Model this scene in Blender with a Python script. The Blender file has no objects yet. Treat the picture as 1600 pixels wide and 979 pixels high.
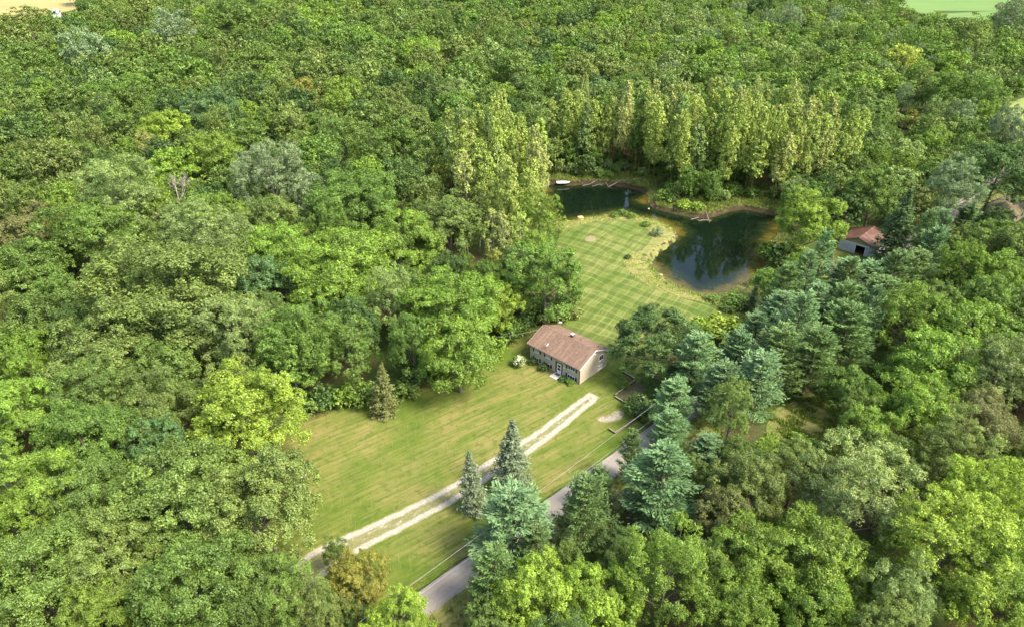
import bpy, bmesh, math, random
import numpy as np
from mathutils import Vector, Matrix, geometry

# ------------------------------------------------------------------ camera, sky, sun, exposure
S = bpy.context.scene
C = S.collection
FPX, PITCH, CAMH = 1080.0, math.radians(31.0), 77.0      # focal length in photo pixels, tilt below level, height
cam_data = bpy.data.cameras.new('camera')
cam = bpy.data.objects.new('camera', cam_data); C.objects.link(cam)
cam.location = (0, 0, CAMH)
cam.rotation_euler = (math.radians(90) - PITCH, 0, 0)
cam_data.sensor_width = 36.0
cam_data.lens = 36.0 * FPX / 1600.0
cam_data.clip_start = 0.5
cam_data.clip_end = 9000
S.camera = cam

SUN_EL, SUN_AZ = math.radians(52), math.radians(117)       # azimuth clockwise from +Y (the view direction)
sun_vec = Vector((math.sin(SUN_AZ) * math.cos(SUN_EL), math.cos(SUN_AZ) * math.cos(SUN_EL), math.sin(SUN_EL)))
W = bpy.data.worlds.new('World'); S.world = W; W.use_nodes = True
nt = W.node_tree; nt.nodes.clear()
wo = nt.nodes.new('ShaderNodeOutputWorld'); bg = nt.nodes.new('ShaderNodeBackground'); sk = nt.nodes.new('ShaderNodeTexSky')
sk.sky_type = 'NISHITA'; sk.sun_disc = False
sk.sun_elevation = SUN_EL; sk.sun_rotation = SUN_AZ
sk.dust_density = 3.0; sk.air_density = 1.0; sk.ozone_density = 1.0
bg.inputs['Strength'].default_value = 0.135
nt.links.new(sk.outputs[0], bg.inputs[0]); nt.links.new(bg.outputs[0], wo.inputs[0])
sl = bpy.data.lights.new('sun', 'SUN'); sl.energy = 2.3; sl.angle = math.radians(20); sl.color = (1.0, 0.93, 0.78)
so = bpy.data.objects.new('sun', sl); C.objects.link(so)
so.rotation_euler = (-sun_vec).to_track_quat('-Z', 'Y').to_euler()
S.view_settings.view_transform = 'Standard'; S.view_settings.look = 'None'
S.view_settings.gamma = 1.0; S.view_settings.use_curve_mapping = False
S.view_settings.exposure = 1.86
cy = S.cycles
cy.max_bounces = 5; cy.diffuse_bounces = 2; cy.glossy_bounces = 2; cy.transmission_bounces = 3; cy.transparent_max_bounces = 4
cy.caustics_reflective = False; cy.caustics_refractive = False

# ------------------------------------------------------------------ projection helpers (photo pixels <-> the real ground)
SP, CP = math.sin(PITCH), math.cos(PITCH)
def ray(u, v):
    x = (u - 800.0) / FPX; y = (489.5 - v) / FPX
    return np.array([x, CP + y * SP, -SP + y * CP])
def at(u, v, z=0.0):
    d = ray(u, v); t = (z - CAMH) / d[2]
    return np.array([d[0] * t, d[1] * t])
def depth_of(x, y, z): return y * CP - (z - CAMH) * SP
def project(x, y, z):
    dz = z - CAMH
    fw = y * CP - dz * SP; up = y * SP + dz * CP
    return 800 + FPX * x / fw, 489.5 - FPX * up / fw, fw
def poly_at(pts, z=0.0): return np.array([at(u, v, z) for u, v in pts])
def inside(px, py, poly):
    px = np.asarray(px, float); py = np.asarray(py, float)
    r = np.zeros(px.shape, bool); n = len(poly); j = n - 1
    for i in range(n):
        xi, yi = poly[i]; xj, yj = poly[j]
        c = (yi > py) != (yj > py)
        with np.errstate(divide='ignore', invalid='ignore'):
            r ^= c & (px < (xj - xi) * (py - yi) / (yj - yi + 1e-12) + xi)
        j = i
    return r
def nearest_on(px, py, poly):
    """distance and offset (from the nearest boundary point) to a closed polygon"""
    px = np.asarray(px, float).ravel(); py = np.asarray(py, float).ravel()
    best = np.full(px.shape, 1e18); ox = np.zeros_like(px); oy = np.zeros_like(px)
    for i in range(len(poly)):
        a = poly[i - 1]; b = poly[i]; d = b - a; L = d @ d + 1e-12
        t = np.clip(((px - a[0]) * d[0] + (py - a[1]) * d[1]) / L, 0, 1)
        dx = px - a[0] - t * d[0]; dy = py - a[1] - t * d[1]; q = dx * dx + dy * dy
        m = q < best
        best[m] = q[m]; ox[m] = dx[m]; oy[m] = dy[m]
    return np.sqrt(best), ox, oy
def smooth_poly(p, n=3):
    p = np.asarray(p, float)
    for _ in range(n):
        q = np.empty((len(p) * 2, 2)); nx = np.roll(p, -1, 0)
        q[0::2] = .75 * p + .25 * nx; q[1::2] = .25 * p + .75 * nx
        p = q
    return p
def sstep(a, b, x):
    t = np.clip((x - a) / (b - a), 0, 1); return t * t * (3 - 2 * t)

# ------------------------------------------------------------------ object helpers
def tag(o, label=None, cat=None, group=None, kind=None):
    if label: o['label'] = label
    if cat: o['category'] = cat
    if group: o['group'] = group
    if kind: o['kind'] = kind
    return o
def empty(name, loc, label, cat, group=None, rz=0.0):
    o = bpy.data.objects.new(name, None); C.objects.link(o)
    o.empty_display_size = 0.5
    o.location = loc; o.rotation_euler = (0, 0, rz)
    return tag(o, label, cat, group)
def link(name, me, mat=None, parent=None):
    o = bpy.data.objects.new(name, me); C.objects.link(o)
    if mat is not None and not me.materials: me.materials.append(mat)
    if parent is not None: o.parent = parent
    return o
def mesh_np(name, v, faces4=None, faces3=None):
    me = bpy.data.meshes.new(name)
    v = np.asarray(v, np.float32)
    n4 = 0 if faces4 is None else len(faces4); n3 = 0 if faces3 is None else len(faces3)
    me.vertices.add(len(v)); me.vertices.foreach_set('co', v.ravel())
    idx = []; st = []
    if n4: idx.append(np.asarray(faces4, np.int32).ravel()); st.append(np.arange(n4, dtype=np.int32) * 4)
    if n3: idx.append(np.asarray(faces3, np.int32).ravel()); st.append(n4 * 4 + np.arange(n3, dtype=np.int32) * 3)
    idx = np.concatenate(idx); st = np.concatenate(st)
    me.loops.add(len(idx)); me.loops.foreach_set('vertex_index', idx)
    me.polygons.add(len(st)); me.polygons.foreach_set('loop_start', st)
    me.update(calc_edges=True); me.validate()
    return me

class MB:
    """collects boxes, prisms and tubes into one mesh"""
    def __init__(self): self.v = []; self.f = []
    def add(self, vs, fs):
        b = len(self.v); self.v += [tuple(map(float, p)) for p in vs]; self.f += [tuple(i + b for i in q) for q in fs]; return self
    def box(self, x0, x1, y0, y1, z0, z1):
        return self.add([(x0,y0,z0),(x1,y0,z0),(x1,y1,z0),(x0,y1,z0),(x0,y0,z1),(x1,y0,z1),(x1,y1,z1),(x0,y1,z1)],
                        [(0,3,2,1),(4,5,6,7),(0,1,5,4),(1,2,6,5),(2,3,7,6),(3,0,4,7)])
    def prism(self, prof, axis, a, b):
        """closed outline (list of 2-tuples) pushed along an axis: 'x' takes (y,z), 'y' takes (x,z), 'z' takes (x,y)"""
        n = len(prof)
        def mk(p, t): return (t, p[0], p[1]) if axis == 'x' else ((p[0], t, p[1]) if axis == 'y' else (p[0], p[1], t))
        vs = [mk(p, a) for p in prof] + [mk(p, b) for p in prof]
        fs = [tuple(range(n)), tuple(range(2 * n - 1, n - 1, -1))] + [(i, n + i, n + (i + 1) % n, (i + 1) % n) for i in range(n)]
        return self.add(vs, fs)
    def tube(self, pts, rad, n=6, cap=True):
        pts = [Vector(p) for p in pts]; b = len(self.v)
        if not hasattr(rad, '__len__'): rad = [rad] * len(pts)
        up = Vector((0.13, 0.21, 0.97))
        for i, p in enumerate(pts):
            d = (pts[min(i + 1, len(pts) - 1)] - pts[max(i - 1, 0)])
            d = d.normalized() if d.length > 1e-9 else Vector((0, 0, 1))
            s = d.cross(up if abs(d.dot(up)) < .95 else Vector((1, 0, 0))).normalized(); t = s.cross(d)
            for k in range(n):
                a = 2 * math.pi * k / n
                self.v.append(tuple(p + (s * math.cos(a) + t * math.sin(a)) * rad[i]))
        for i in range(len(pts) - 1):
            for k in range(n):
                k2 = (k + 1) % n
                self.f.append((b + i*n + k, b + i*n + k2, b + (i+1)*n + k2, b + (i+1)*n + k))
        if cap:
            self.f.append(tuple(b + k for k in range(n - 1, -1, -1))); e = b + (len(pts) - 1) * n
            self.f.append(tuple(e + k for k in range(n)))
        return self
    def mesh(self, name, smooth=False, bevel=0.0):
        me = bpy.data.meshes.new(name); me.from_pydata(self.v, [], self.f)
        bm = bmesh.new(); bm.from_mesh(me)
        if bevel:
            bmesh.ops.bevel(bm, geom=[e for e in bm.edges], offset=bevel, segments=1, affect='EDGES', clamp_overlap=True)
        bmesh.ops.recalc_face_normals(bm, faces=bm.faces); bm.to_mesh(me); bm.free()
        if smooth: me.polygons.foreach_set('use_smooth', [True] * len(me.polygons))
        return me
    def build(self, name, mat, parent=None, smooth=False, bevel=0.0):
        return link(name, self.mesh(name, smooth, bevel), mat, parent)

# ------------------------------------------------------------------ materials
class NT:
    def __init__(self, name):
        self.m = bpy.data.materials.new(name); self.m.use_nodes = True
        self.t = self.m.node_tree; self.t.nodes.clear()
        self.out = self.n('ShaderNodeOutputMaterial')
    def n(self, typ, **kw):
        x = self.t.nodes.new(typ)
        for k, v in kw.items(): setattr(x, k, v)
        return x
    def put(self, sock, v):
        if hasattr(v, 'links'): self.t.links.new(v, sock)
        elif isinstance(v, (tuple, list)) and len(v) == 3 and sock.type == 'RGBA': sock.default_value = (*v, 1)
        else: sock.default_value = v
    def co(self): return self.n('ShaderNodeTexCoord').outputs['Object']
    def noise(self, scale, detail=4, rough=.55, co=None, dist=0.0):
        x = self.n('ShaderNodeTexNoise'); self.put(x.inputs['Scale'], scale); self.put(x.inputs['Detail'], detail)
        self.put(x.inputs['Roughness'], rough); self.put(x.inputs['Distortion'], dist)
        if co is not None: self.put(x.inputs['Vector'], co)
        return x.outputs['Fac']
    def ramp(self, fac, stops):
        x = self.n('ShaderNodeValToRGB'); self.put(x.inputs[0], fac); e = x.color_ramp.elements
        while len(e) < len(stops): e.new(0.5)
        for el, (p, c) in zip(e, stops):
            el.position = p; el.color = (c, c, c, 1) if not hasattr(c, '__len__') else (*c, 1)
        return x.outputs[0]
    def mix(self, fac, a, b, mode='MIX'):
        x = self.n('ShaderNodeMix', data_type='RGBA', blend_type=mode)
        self.put(x.inputs[0], fac); self.put(x.inputs[6], a); self.put(x.inputs[7], b)
        return x.outputs[2]
    def math(self, op, a, b=0.0, c=0.0, clamp=False):
        x = self.n('ShaderNodeMath', operation=op, use_clamp=clamp); self.put(x.inputs[0], a); self.put(x.inputs[1], b); self.put(x.inputs[2], c)
        return x.outputs[0]
    def mapping(self, rot=0.0, scale=(1,1,1), co=None):
        x = self.n('ShaderNodeMapping'); self.put(x.inputs['Vector'], co if co is not None else self.co())
        x.inputs['Rotation'].default_value = (0, 0, rot)
        y = self.n('ShaderNodeMapping'); self.put(y.inputs['Vector'], x.outputs[0]); y.inputs['Scale'].default_value = scale
        return y.outputs[0]
    def attr(self, name, typ='GEOMETRY', out='Fac'):
        x = self.n('ShaderNodeAttribute', attribute_name=name, attribute_type=typ); return x.outputs[out]
    def bump(self, h, strength=.3, dist=.1):
        x = self.n('ShaderNodeBump'); self.put(x.inputs['Strength'], strength); self.put(x.inputs['Distance'], dist); self.put(x.inputs['Height'], h)
        return x.outputs[0]
    def principled(self, color, rough=.8, normal=None, metal=0.0, spec=.3):
        x = self.n('ShaderNodeBsdfPrincipled'); self.put(x.inputs['Base Color'], color); self.put(x.inputs['Roughness'], rough)
        self.put(x.inputs['Metallic'], metal); self.put(x.inputs['Specular IOR Level'], spec)
        if normal is not None: self.put(x.inputs['Normal'], normal)
        self.t.links.new(x.outputs[0], self.out.inputs[0]); return self.m
M = {}
def simple(name, col, rough=.7, var=.15, scale=3.0, metal=0.0, bump=0.0, spec=.3):
    t = NT(name); n = t.noise(scale, 5, .6, t.co())
    a = tuple(c * (1 - var) for c in col); b = tuple(c * (1 + var) for c in col)
    M[name] = t.principled(t.ramp(n, [(.3, a), (.7, b)]), rough, t.bump(n, bump, .05) if bump else None, metal, spec)

def foliage(name, translucent=.32, spread=.45, warm=(1.12, 1.12, .75)):
    """leaf colour: each tree's own colour (object colour, or the colour its wood gives each tree) varied leaf by leaf, painted highlights included"""
    t = NT(name)
    tint = t.attr('color', 'INSTANCER', 'Color')
    var = t.attr('leaf', 'GEOMETRY', 'Fac')
    k = t.math('MULTIPLY_ADD', var, 2 * spread, 1 - spread)
    cc = t.n('ShaderNodeCombineColor'); [t.put(cc.inputs[i], k) for i in range(3)]
    col = t.mix(1.0, tint, cc.outputs[0], 'MULTIPLY')
    w = t.mix(1.0, col, warm, 'MULTIPLY')
    col = t.mix(t.math('MULTIPLY', t.math('POWER', var, 2.0), .9), col, w)
    d = t.n('ShaderNodeBsdfDiffuse'); t.put(d.inputs[0], col)
    tr = t.n('ShaderNodeBsdfTranslucent'); t.put(tr.inputs[0], t.mix(1.0, col, (1.15, 1.25, .6), 'MULTIPLY'))
    ms = t.n('ShaderNodeMixShader'); ms.inputs[0].default_value = translucent
    t.t.links.new(d.outputs[0], ms.inputs[1]); t.t.links.new(tr.outputs[0], ms.inputs[2])
    gl = t.n('ShaderNodeBsdfGlossy'); gl.inputs['Roughness'].default_value = .45; t.put(gl.inputs[0], (.9, .95, .9))
    m2 = t.n('ShaderNodeMixShader'); m2.inputs[0].default_value = .02
    t.t.links.new(ms.outputs[0], m2.inputs[1]); t.t.links.new(gl.outputs[0], m2.inputs[2])
    t.t.links.new(m2.outputs[0], t.out.inputs[0]); M[name] = t.m
foliage('leaf', .25, .66, (1.22, 1.12, 1.0))  # wide spread and pale warm tint paint sunlit sparkle into random leaves
foliage('needle', .12, .4, (1.0, 1.0, .9))
simple('bark_grey', (.13, .11, .085), .9, .35, 2.0)
simple('bark_pale', (.42, .40, .32), .85, .3, 1.5)
simple('bark_brown', (.10, .065, .04), .9, .35, 2.0)
simple('dead_wood', (.34, .30, .25), .9, .25, 2.0)

# ------------------------------------------------------------------ the ground: one sheet to the horizon, with the pond basin cut into it
WATER = -1.1
POND_PX = [(855,287),(870,289),(894,290),(926,287),(954,290),(983,293),(1009,301),(1017,309),(1010,316),(1023,326),(1049,333),(1080,339),(1106,341.5),
           (1123,336),(1146,328),(1169,327),(1192,333),(1218,339),(1223,354),(1213,369),(1196,394),(1197,414),(1183,429),(1160,446),(1138,459),
           (1115,463),(1089,461),(1063,451),(1040,438),(1023,424),(1017,409),(1026,397),(1046,383),(1060,370),(1052,357),(1035,349),(1012,343),
           (989,340),(977,334),(954,337),(932,341),(906,346),(883,349),(862,345),(846,320)]
POND = smooth_poly(poly_at(POND_PX, WATER), 2)
KNOLL = at(945, 372)
def H(x, y, full=False):
    x = np.asarray(x, float); y = np.asarray(y, float); sh = x.shape
    x = x.ravel(); y = y.ravel()
    base = .10 * np.sin(x * .11 + 1.3) * np.sin(y * .09) + .06 * np.sin(x * .23 + y * .17)
    base = base + 1.1 * np.exp(-(((x - KNOLL[0]) / 13) ** 2 + ((y - KNOLL[1]) / 16) ** 2))
    near = (x > -20) & (x < 130) & (y > 100) & (y < 260)
    z = base.copy(); sdo = np.full(x.shape, 99.0); far = np.zeros(x.shape)
    if near.any():
        d, ox, oy = nearest_on(x[near], y[near], POND)
        ins = inside(x[near], y[near], POND)
        sd = np.where(ins, -d, d)
        north = np.where(ins, -oy, oy) / (d + 1e-6)
        f = sstep(-.1, .6, north)                               # the far banks are steep, the near ones shelve
        wob = .35 * np.sin(x[near] * 1.7) * np.cos(y[near] * 1.9) + .45 * np.sin(x[near] * .61 + 2) * np.sin(y[near] * .73)
        width = 3.4 * (1 - f) + 1.25 * f + wob * (1 - .4 * f)
        up = np.clip(sd / width, 0, 1)
        up = np.clip(up + .10 * np.sin(x[near] * 2.3 + y[near]) * np.sin(y[near] * 2.9) * (up > 0) * (up < 1), 0, 1)
        prof = np.where(f > .5, 1 - (1 - up) ** 2.2, up * up * (3 - 2 * up) * .6 + up * .4)
        b = base[near]
        zz = np.where(sd > 0, WATER + (b - WATER) * prof, WATER + np.maximum(sd * .28, -1.9))
        z[near] = zz; sdo[near] = sd; far[near] = f
    return (z.reshape(sh), sdo.reshape(sh), far.reshape(sh)) if full else z.reshape(sh)
def Hs(x, y): return float(H(np.array([x]), np.array([y]))[0])

def axis_steps(lo, hi, step, end_lo, end_hi):
    a = list(np.arange(lo, hi + .01, step)); s = step
    while a[-1] < end_hi: s *= 1.25; a.append(a[-1] + s)
    s = step
    while a[0] > end_lo: s *= 1.25; a.insert(0, a[0] - s)
    return np.array(a)
gx = axis_steps(-12, 118, 1.0, -3500, 3500); gy = axis_steps(118, 250, 1.0, -600, 6000)
GX, GY = np.meshgrid(gx, gy); GZ, GSD, GF = H(GX, GY, True)
nx_, ny_ = len(gx), len(gy)
ii = (np.arange(ny_ - 1)[:, None] * nx_ + np.arange(nx_ - 1)[None, :]).ravel()
gme = mesh_np('ground', np.stack([GX.ravel(), GY.ravel(), GZ.ravel()], 1), np.stack([ii, ii + 1, ii + nx_ + 1, ii + nx_], 1))
def vattr(me, name, arr):
    a = me.attributes.new(name, 'FLOAT', 'POINT'); a.data.foreach_set('value', np.asarray(arr, np.float32).ravel())
vattr(gme, 'shore', np.clip(GSD, -9, 30)); vattr(gme, 'steep', GF)
t = NT('forest_floor')
co = t.co()
big = t.noise(.06, 4, .6, co); fine = t.noise(1.3, 6, .65, co); grit = t.noise(6.0, 5, .7, co)
weeds = t.ramp(fine, [(.3, (.022, .042, .010)), (.5, (.045, .075, .016)), (.7, (.09, .11, .03))])
litter = t.ramp(grit, [(.3, (.045, .035, .018)), (.7, (.12, .09, .045))])
col = t.mix(t.ramp(big, [(.48, 0), (.62, 1)]), weeds, litter)
sh = t.attr('shore')
mud = t.ramp(grit, [(.3, (.022, .015, .009)), (.7, (.07, .048, .028))])
sand = t.ramp(grit, [(.3, (.16, .11, .06)), (.7, (.34, .25, .15))])
shw = t.math('ADD', sh, t.math('MULTIPLY_ADD', fine, 2.4, -1.2))
bank = t.mix(t.attr('steep'), sand, t.mix(t.ramp(shw, [(.22, 0), (.34, 1)]) if False else t.math('MULTIPLY_ADD', shw, 1.1, -.9, True), mud, sand))
near_shore = t.math('SUBTRACT', 1.0, t.math('MULTIPLY_ADD', shw, .7, -.9, True), 0.0, True)
near_shore = t.math('MULTIPLY', near_shore, t.math('SUBTRACT', 1.0, t.math('MULTIPLY', t.ramp(t.noise(.55, 5, .7, co), [(.50, 0), (.60, .85)]), t.ramp(shw, [(.0, 0), (.03, 1)]))))
col = t.mix(near_shore, col, bank)
M['forest_floor'] = t.principled(col, .95, t.bump(grit, .6, .12), 0, .1)
gobj = link('ground', gme, M['forest_floor']); tag(gobj, kind='structure')
gme.polygons.foreach_set('use_smooth', [True] * len(gme.polygons))

def sheet(name, poly, mat, dz=.04, res=1.2, wob=.25, kind='structure', seed=1):
    """a ground cover laid over the terrain: ragged outline, draped on the height of the land"""
    rng = np.random.default_rng(seed)
    out = []
    n = len(poly)
    for i in range(n):
        a = poly[i]; b = poly[(i + 1) % n]; k = max(1, int(np.linalg.norm(b - a) / res))
        for j in range(k): out.append(a + (b - a) * j / k)
    out = np.array(out); out += rng.uniform(-wob, wob, out.shape)
    lo = out.min(0); hi = out.max(0)
    xs = np.arange(lo[0], hi[0], res); ys = np.arange(lo[1], hi[1], res * .87)
    X, Y = np.meshgrid(xs, ys); X[1::2] += res * .5
    X = X.ravel(); Y = Y.ravel()
    d, _, _ = nearest_on(X, Y, out); keep = inside(X, Y, out) & (d > res * .45)
    pts = np.concatenate([out, np.stack([X[keep], Y[keep]], 1)])
    nb = len(out)
    r = geometry.delaunay_2d_cdt([Vector(p) for p in pts], [(i, (i + 1) % nb) for i in range(nb)], [], 1, 1e-4)
    V = np.array([tuple(p) for p in r[0]])
    v3 = np.column_stack([V, H(V[:, 0], V[:, 1]) + dz])
    me = bpy.data.meshes.new(name); me.from_pydata(v3.tolist(), [], r[2])
    bm = bmesh.new(); bm.from_mesh(me); bmesh.ops.recalc_face_normals(bm, faces=bm.faces)
    if sum(f.normal.z for f in bm.faces) < 0: bmesh.ops.reverse_faces(bm, faces=bm.faces)
    bm.to_mesh(me); bm.free(); me.polygons.foreach_set('use_smooth', [True] * len(me.polygons))
    d, _, _ = nearest_on(v3[:, 0], v3[:, 1], out); vattr(me, 'edge', d)
    return tag(link(name, me, mat), kind=kind)

# road and drive lines on the ground
ROAD_L = poly_at([(430,1077),(620,948),(733,868),(850,782),(965,705),(1040,655),(1150,582),(1330,462)])
rd = ROAD_L[3] - ROAD_L[1]; rd /= np.linalg.norm(rd); rn = np.array([rd[1], -rd[0]])     # along the road, and away from the lawn
ROAD_A = math.atan2(rd[1], rd[0])
ROAD_W = 3.7
p0 = ROAD_L[2]
road_c = [p0 + rd * s + rn * (ROAD_W / 2 + .35 * math.sin(s * .02)) for s in np.arange(-70, 240, 4.0)]
def ribbon(line, w):
    line = np.array(line); d = np.gradient(line, axis=0); d /= np.linalg.norm(d, axis=1)[:, None]
    nn = np.stack([d[:, 1], -d[:, 0]], 1)
    w = np.asarray(w, float).reshape(-1, 1) if hasattr(w, '__len__') else w
    return np.concatenate([line - nn * w / 2, (line + nn * w / 2)[::-1]])

def grass_mat(name, a, b, dry, lines, plaid=False):
    t = NT(name); co = t.co()
    big = t.noise(.075, 5, .62, co); mid = t.noise(.35, 5, .65, co); fine = t.noise(7.0, 4, .7, co)
    st = t.mapping(-lines, (.10, 1.6, 1), co); streak = t.noise(1.0, 5, .65, st)
    st2 = t.mapping(-lines, (.25, 5.0, 1), co); thin = t.noise(1.0, 4, .7, st2)
    col = t.ramp(mid, [(.3, a), (.7, b)])
    d1 = t.math('MULTIPLY', t.ramp(big, [(.38, 0), (.56, 1)]), t.ramp(streak, [(.38, .05), (.60, 1)]))
    col = t.mix(t.math('MULTIPLY', d1, .95), col, dry)
    col = t.mix(t.math('MULTIPLY', t.math('MULTIPLY', t.ramp(thin, [(.53, 0), (.66, 1)]), t.ramp(t.noise(.16, 3, .6, co), [(.38, .1), (.62, 1)])), .6), col, tuple(c * 1.25 for c in dry))
    col = t.mix(t.ramp(t.noise(.9, 5, .7, co), [(.52, 0), (.66, .5)]), col, tuple(c * .62 for c in a))
    if not plaid:
        cr = t.noise(1.0, 4, .7, t.mapping(-lines - 1.15, (.16, 3.2, 1), co))
        col = t.mix(t.math('MULTIPLY', t.ramp(cr, [(.58, 0), (.68, .5)]), t.ramp(t.noise(.09, 3, .6, co), [(.45, 0), (.6, 1)])), col, tuple(c * 1.2 for c in dry))
    if plaid:
        lump = t.noise(.12, 3, .5, co)
        for ang, per, off in ((lines, 1.75, 0.0), (lines + math.radians(84), 2.2, .4)):
            mp = t.mapping(-ang, (1, 1, 1), co)
            sx = t.n('ShaderNodeSeparateXYZ'); t.put(sx.inputs[0], mp)
            w = t.math('ADD', sx.outputs[1], t.math('MULTIPLY', t.noise(.12, 3, .5, co), 3.2))
            ph = t.math('FRACT', t.math('DIVIDE', w, per))
            tri = t.math('ABSOLUTE', t.math('SUBTRACT', ph, .5))
            clip = t.math('MULTIPLY', t.ramp(tri, [(.30, 0), (.46, 1)]), t.ramp(t.noise(.8, 4, .6, t.mapping(-ang, (.12, 1, 1), co)), [(.30, .1), (.62, 1)]))
            col = t.mix(t.math('MULTIPLY', clip, t.ramp(lump, [(.32, .05), (.68, .62)])), col, (.27, .28, .10))
            band = t.math('GREATER_THAN', t.math('FRACT', t.math('DIVIDE', w, per * 2)), .5)
            col = t.mix(t.math('MULTIPLY', band, .34), col, tuple(c * .55 for c in a))
    col = t.mix(t.ramp(fine, [(.3, .34), (.7, 0)]), col, tuple(c * .5 for c in a))
    M[name] = t.principled(col, .95, t.bump(fine, .5, .06), 0, .1)
grass_mat('grass_front', (.064, .108, .014), (.104, .142, .019), (.215, .180, .062), ROAD_A - .12)
grass_mat('grass_back', (.072, .125, .018), (.104, .148, .024), (.22, .21, .072), ROAD_A + .26, True)
grass_mat('grass_rough', (.09, .13, .026), (.155, .175, .046), (.26, .225, .088), .3)
grass_mat('grass_verge', (.085, .13, .024), (.15, .17, .035), (.28, .23, .09), ROAD_A)

FRONT_PX = [(430,690),(450,645),(520,640),(600,628),(660,598),(740,570),(795,535),(822,512),(832,508),(850,530),(880,560),(915,575),(950,580),(985,600),(1000,620),
            (992,650),(1010,672),(965,701),(850,779),(733,864),(620,944),(560,985),(450,930),(420,880),(420,760)]
sheet('front_lawn', poly_at(FRONT_PX), M['grass_front'], .05, 1.6, .25, seed=2)
BACK_PX = [(846,508),(880,470),(870,420),(868,375),(884,362),(915,353),(960,343),(1000,352),(1022,368),(1008,392),(972,408),(985,430),(1022,452),(1075,468),
           (1150,484),(1170,500),(1100,515),(1020,560),(985,600),(950,580),(915,575),(880,560),(850,530),(832,508)]
sheet('back_lawn', smooth_poly(poly_at(BACK_PX), 2), M['grass_back'], .055, 1.2, .2, seed=3)
SHORE_PX = [(866,352),(880,346),(906,344),(932,339),(954,335),(977,332),(990,337),(1014,341),(1038,348),(1054,357),(1056,372),(1042,384),(1024,398),(1016,410),(1022,425),(1040,439),
            (1063,452),(1090,462),(1116,465),(1142,463),(1165,449),(1186,432),(1204,418),(1215,440),(1190,470),(1150,490),(1075,472),(1020,456),(980,434),(965,408),(1005,392),(1018,368),(998,354),(960,345),(915,355),(880,366)]
sheet('shore_grass', poly_at(SHORE_PX), M['grass_rough'], .045, .8, .25, seed=12)
sheet('barn_grass', smooth_poly(poly_at([(1270,385),(1310,388),(1385,400),(1370,440),(1300,440),(1255,420)]), 1), M['grass_front'], .05, 1.5, .3, seed=4)
sheet('clearing', smooth_poly(poly_at([(1195,650),(1225,630),(1290,625),(1320,650),(1305,720),(1250,740),(1205,700)]), 1), M['grass_rough'], .05, 1.2, .3, seed=5)
vl = [p0 + rd * s + rn * (ROAD_W + 2.6) for s in np.arange(-66, 236, 6.0)]
sheet('roadside_verge', ribbon(vl, 6.0), M['grass_verge'], .045, 2.0, .35, seed=6)

t = NT('asphalt_worn'); co = t.co()
mp = t.mapping(-ROAD_A, (.12, 1.1, 1), co)
g = t.noise(14, 4, .7, co); wear = t.noise(1.0, 5, .6, mp); blot = t.noise(.25, 4, .6, co)
col = t.ramp(wear, [(.3, (.205, .178, .142)), (.7, (.295, .260, .212))])
col = t.mix(t.ramp(g, [(.35, .4), (.65, 0)]), col, (.15, .135, .12))
col = t.mix(t.ramp(blot, [(.5, 0), (.7, .5)]), col, (.36, .335, .30))
vo = t.n('ShaderNodeTexVoronoi', feature='DISTANCE_TO_EDGE'); t.put(vo.inputs['Scale'], .28); t.put(vo.inputs['Vector'], co)
col = t.mix(t.ramp(vo.outputs['Distance'], [(.002, .45), (.006, 0)]), col, (.05, .045, .04))
M['asphalt'] = t.principled(col, .9, t.bump(g, .3, .02), 0, .2)
sheet('road', ribbon(road_c, ROAD_W), M['asphalt'], .062, 2.0, .09, seed=7)

def gravel(name, strip=None, thin=0.0):
    t = NT(name); co = t.co()
    vo = t.n('ShaderNodeTexVoronoi'); t.put(vo.inputs['Scale'], 7.0); t.put(vo.inputs['Vector'], co)
    g = t.noise(3, 5, .7, co); b = t.noise(.5, 4, .6, co)
    cb = t.n('ShaderNodeSeparateColor'); t.put(cb.inputs[0], vo.outputs['Color'])
    stone = t.ramp(cb.outputs[0], [(.0, (.225, .200, .160)), (.5, (.32, .29, .235)), (1, (.41, .375, .31))])
    col = t.mix(t.ramp(g, [(.45, 0), (.75, .6)]), stone, (.30, .25, .15))
    e = t.attr('edge'); grass = t.ramp(g, [(.3, (.10, .13, .025)), (.7, (.22, .20, .06))])
    rag = t.math('ADD', e, t.math('MULTIPLY_ADD', t.noise(1.6, 5, .7, co), .8, -.36))
    col = t.mix(t.math('SUBTRACT', 1.0, t.math('MULTIPLY', rag, 2.2, 0, True), 0, True), col, grass)
    if thin: col = t.mix(t.ramp(t.noise(1.7, 6, .75, co), [(.44, 0), (.60, thin)]), col, t.ramp(g, [(.35, (.15, .13, .045)), (.7, (.26, .21, .10))]))
    if strip:
        lo, hi = strip
        k = t.math('MULTIPLY', t.math('MULTIPLY', t.math('SUBTRACT', rag, lo), 3.0, 0, True), t.ramp(t.noise(1.1, 5, .7, t.mapping(-ROAD_A, (.5, 1.2, 1), co)), [(.32, 0), (.46, 1)]))
        col = t.mix(t.math('MULTIPLY', k, .9), col, t.ramp(g, [(.35, (.10, .11, .03)), (.7, (.20, .185, .065))]))
    M[name] = t.principled(col, .95, t.bump(cb.outputs[0], .5, .04), 0, .15)
gravel('gravel_drive', (.95, 3)); gravel('gravel_patch', None, .85)
dl = poly_at([(930,617),(880,655),(833,692),(775,727),(705,772),(620,817),(540,853),(503,874),(470,900),(440,940),(400,1000)])
dw = [2.6, 3.1, 3.3, 3.4, 3.5, 3.7, 4.2, 4.9, 5.2, 5.0, 5.0]
dd = np.concatenate([[0], np.cumsum(np.linalg.norm(np.diff(dl, axis=0), axis=1))]); sN = np.linspace(0, dd[-1], 70)
dline = np.stack([np.interp(sN, dd, dl[:, 0]), np.interp(sN, dd, dl[:, 1])], 1)
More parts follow.
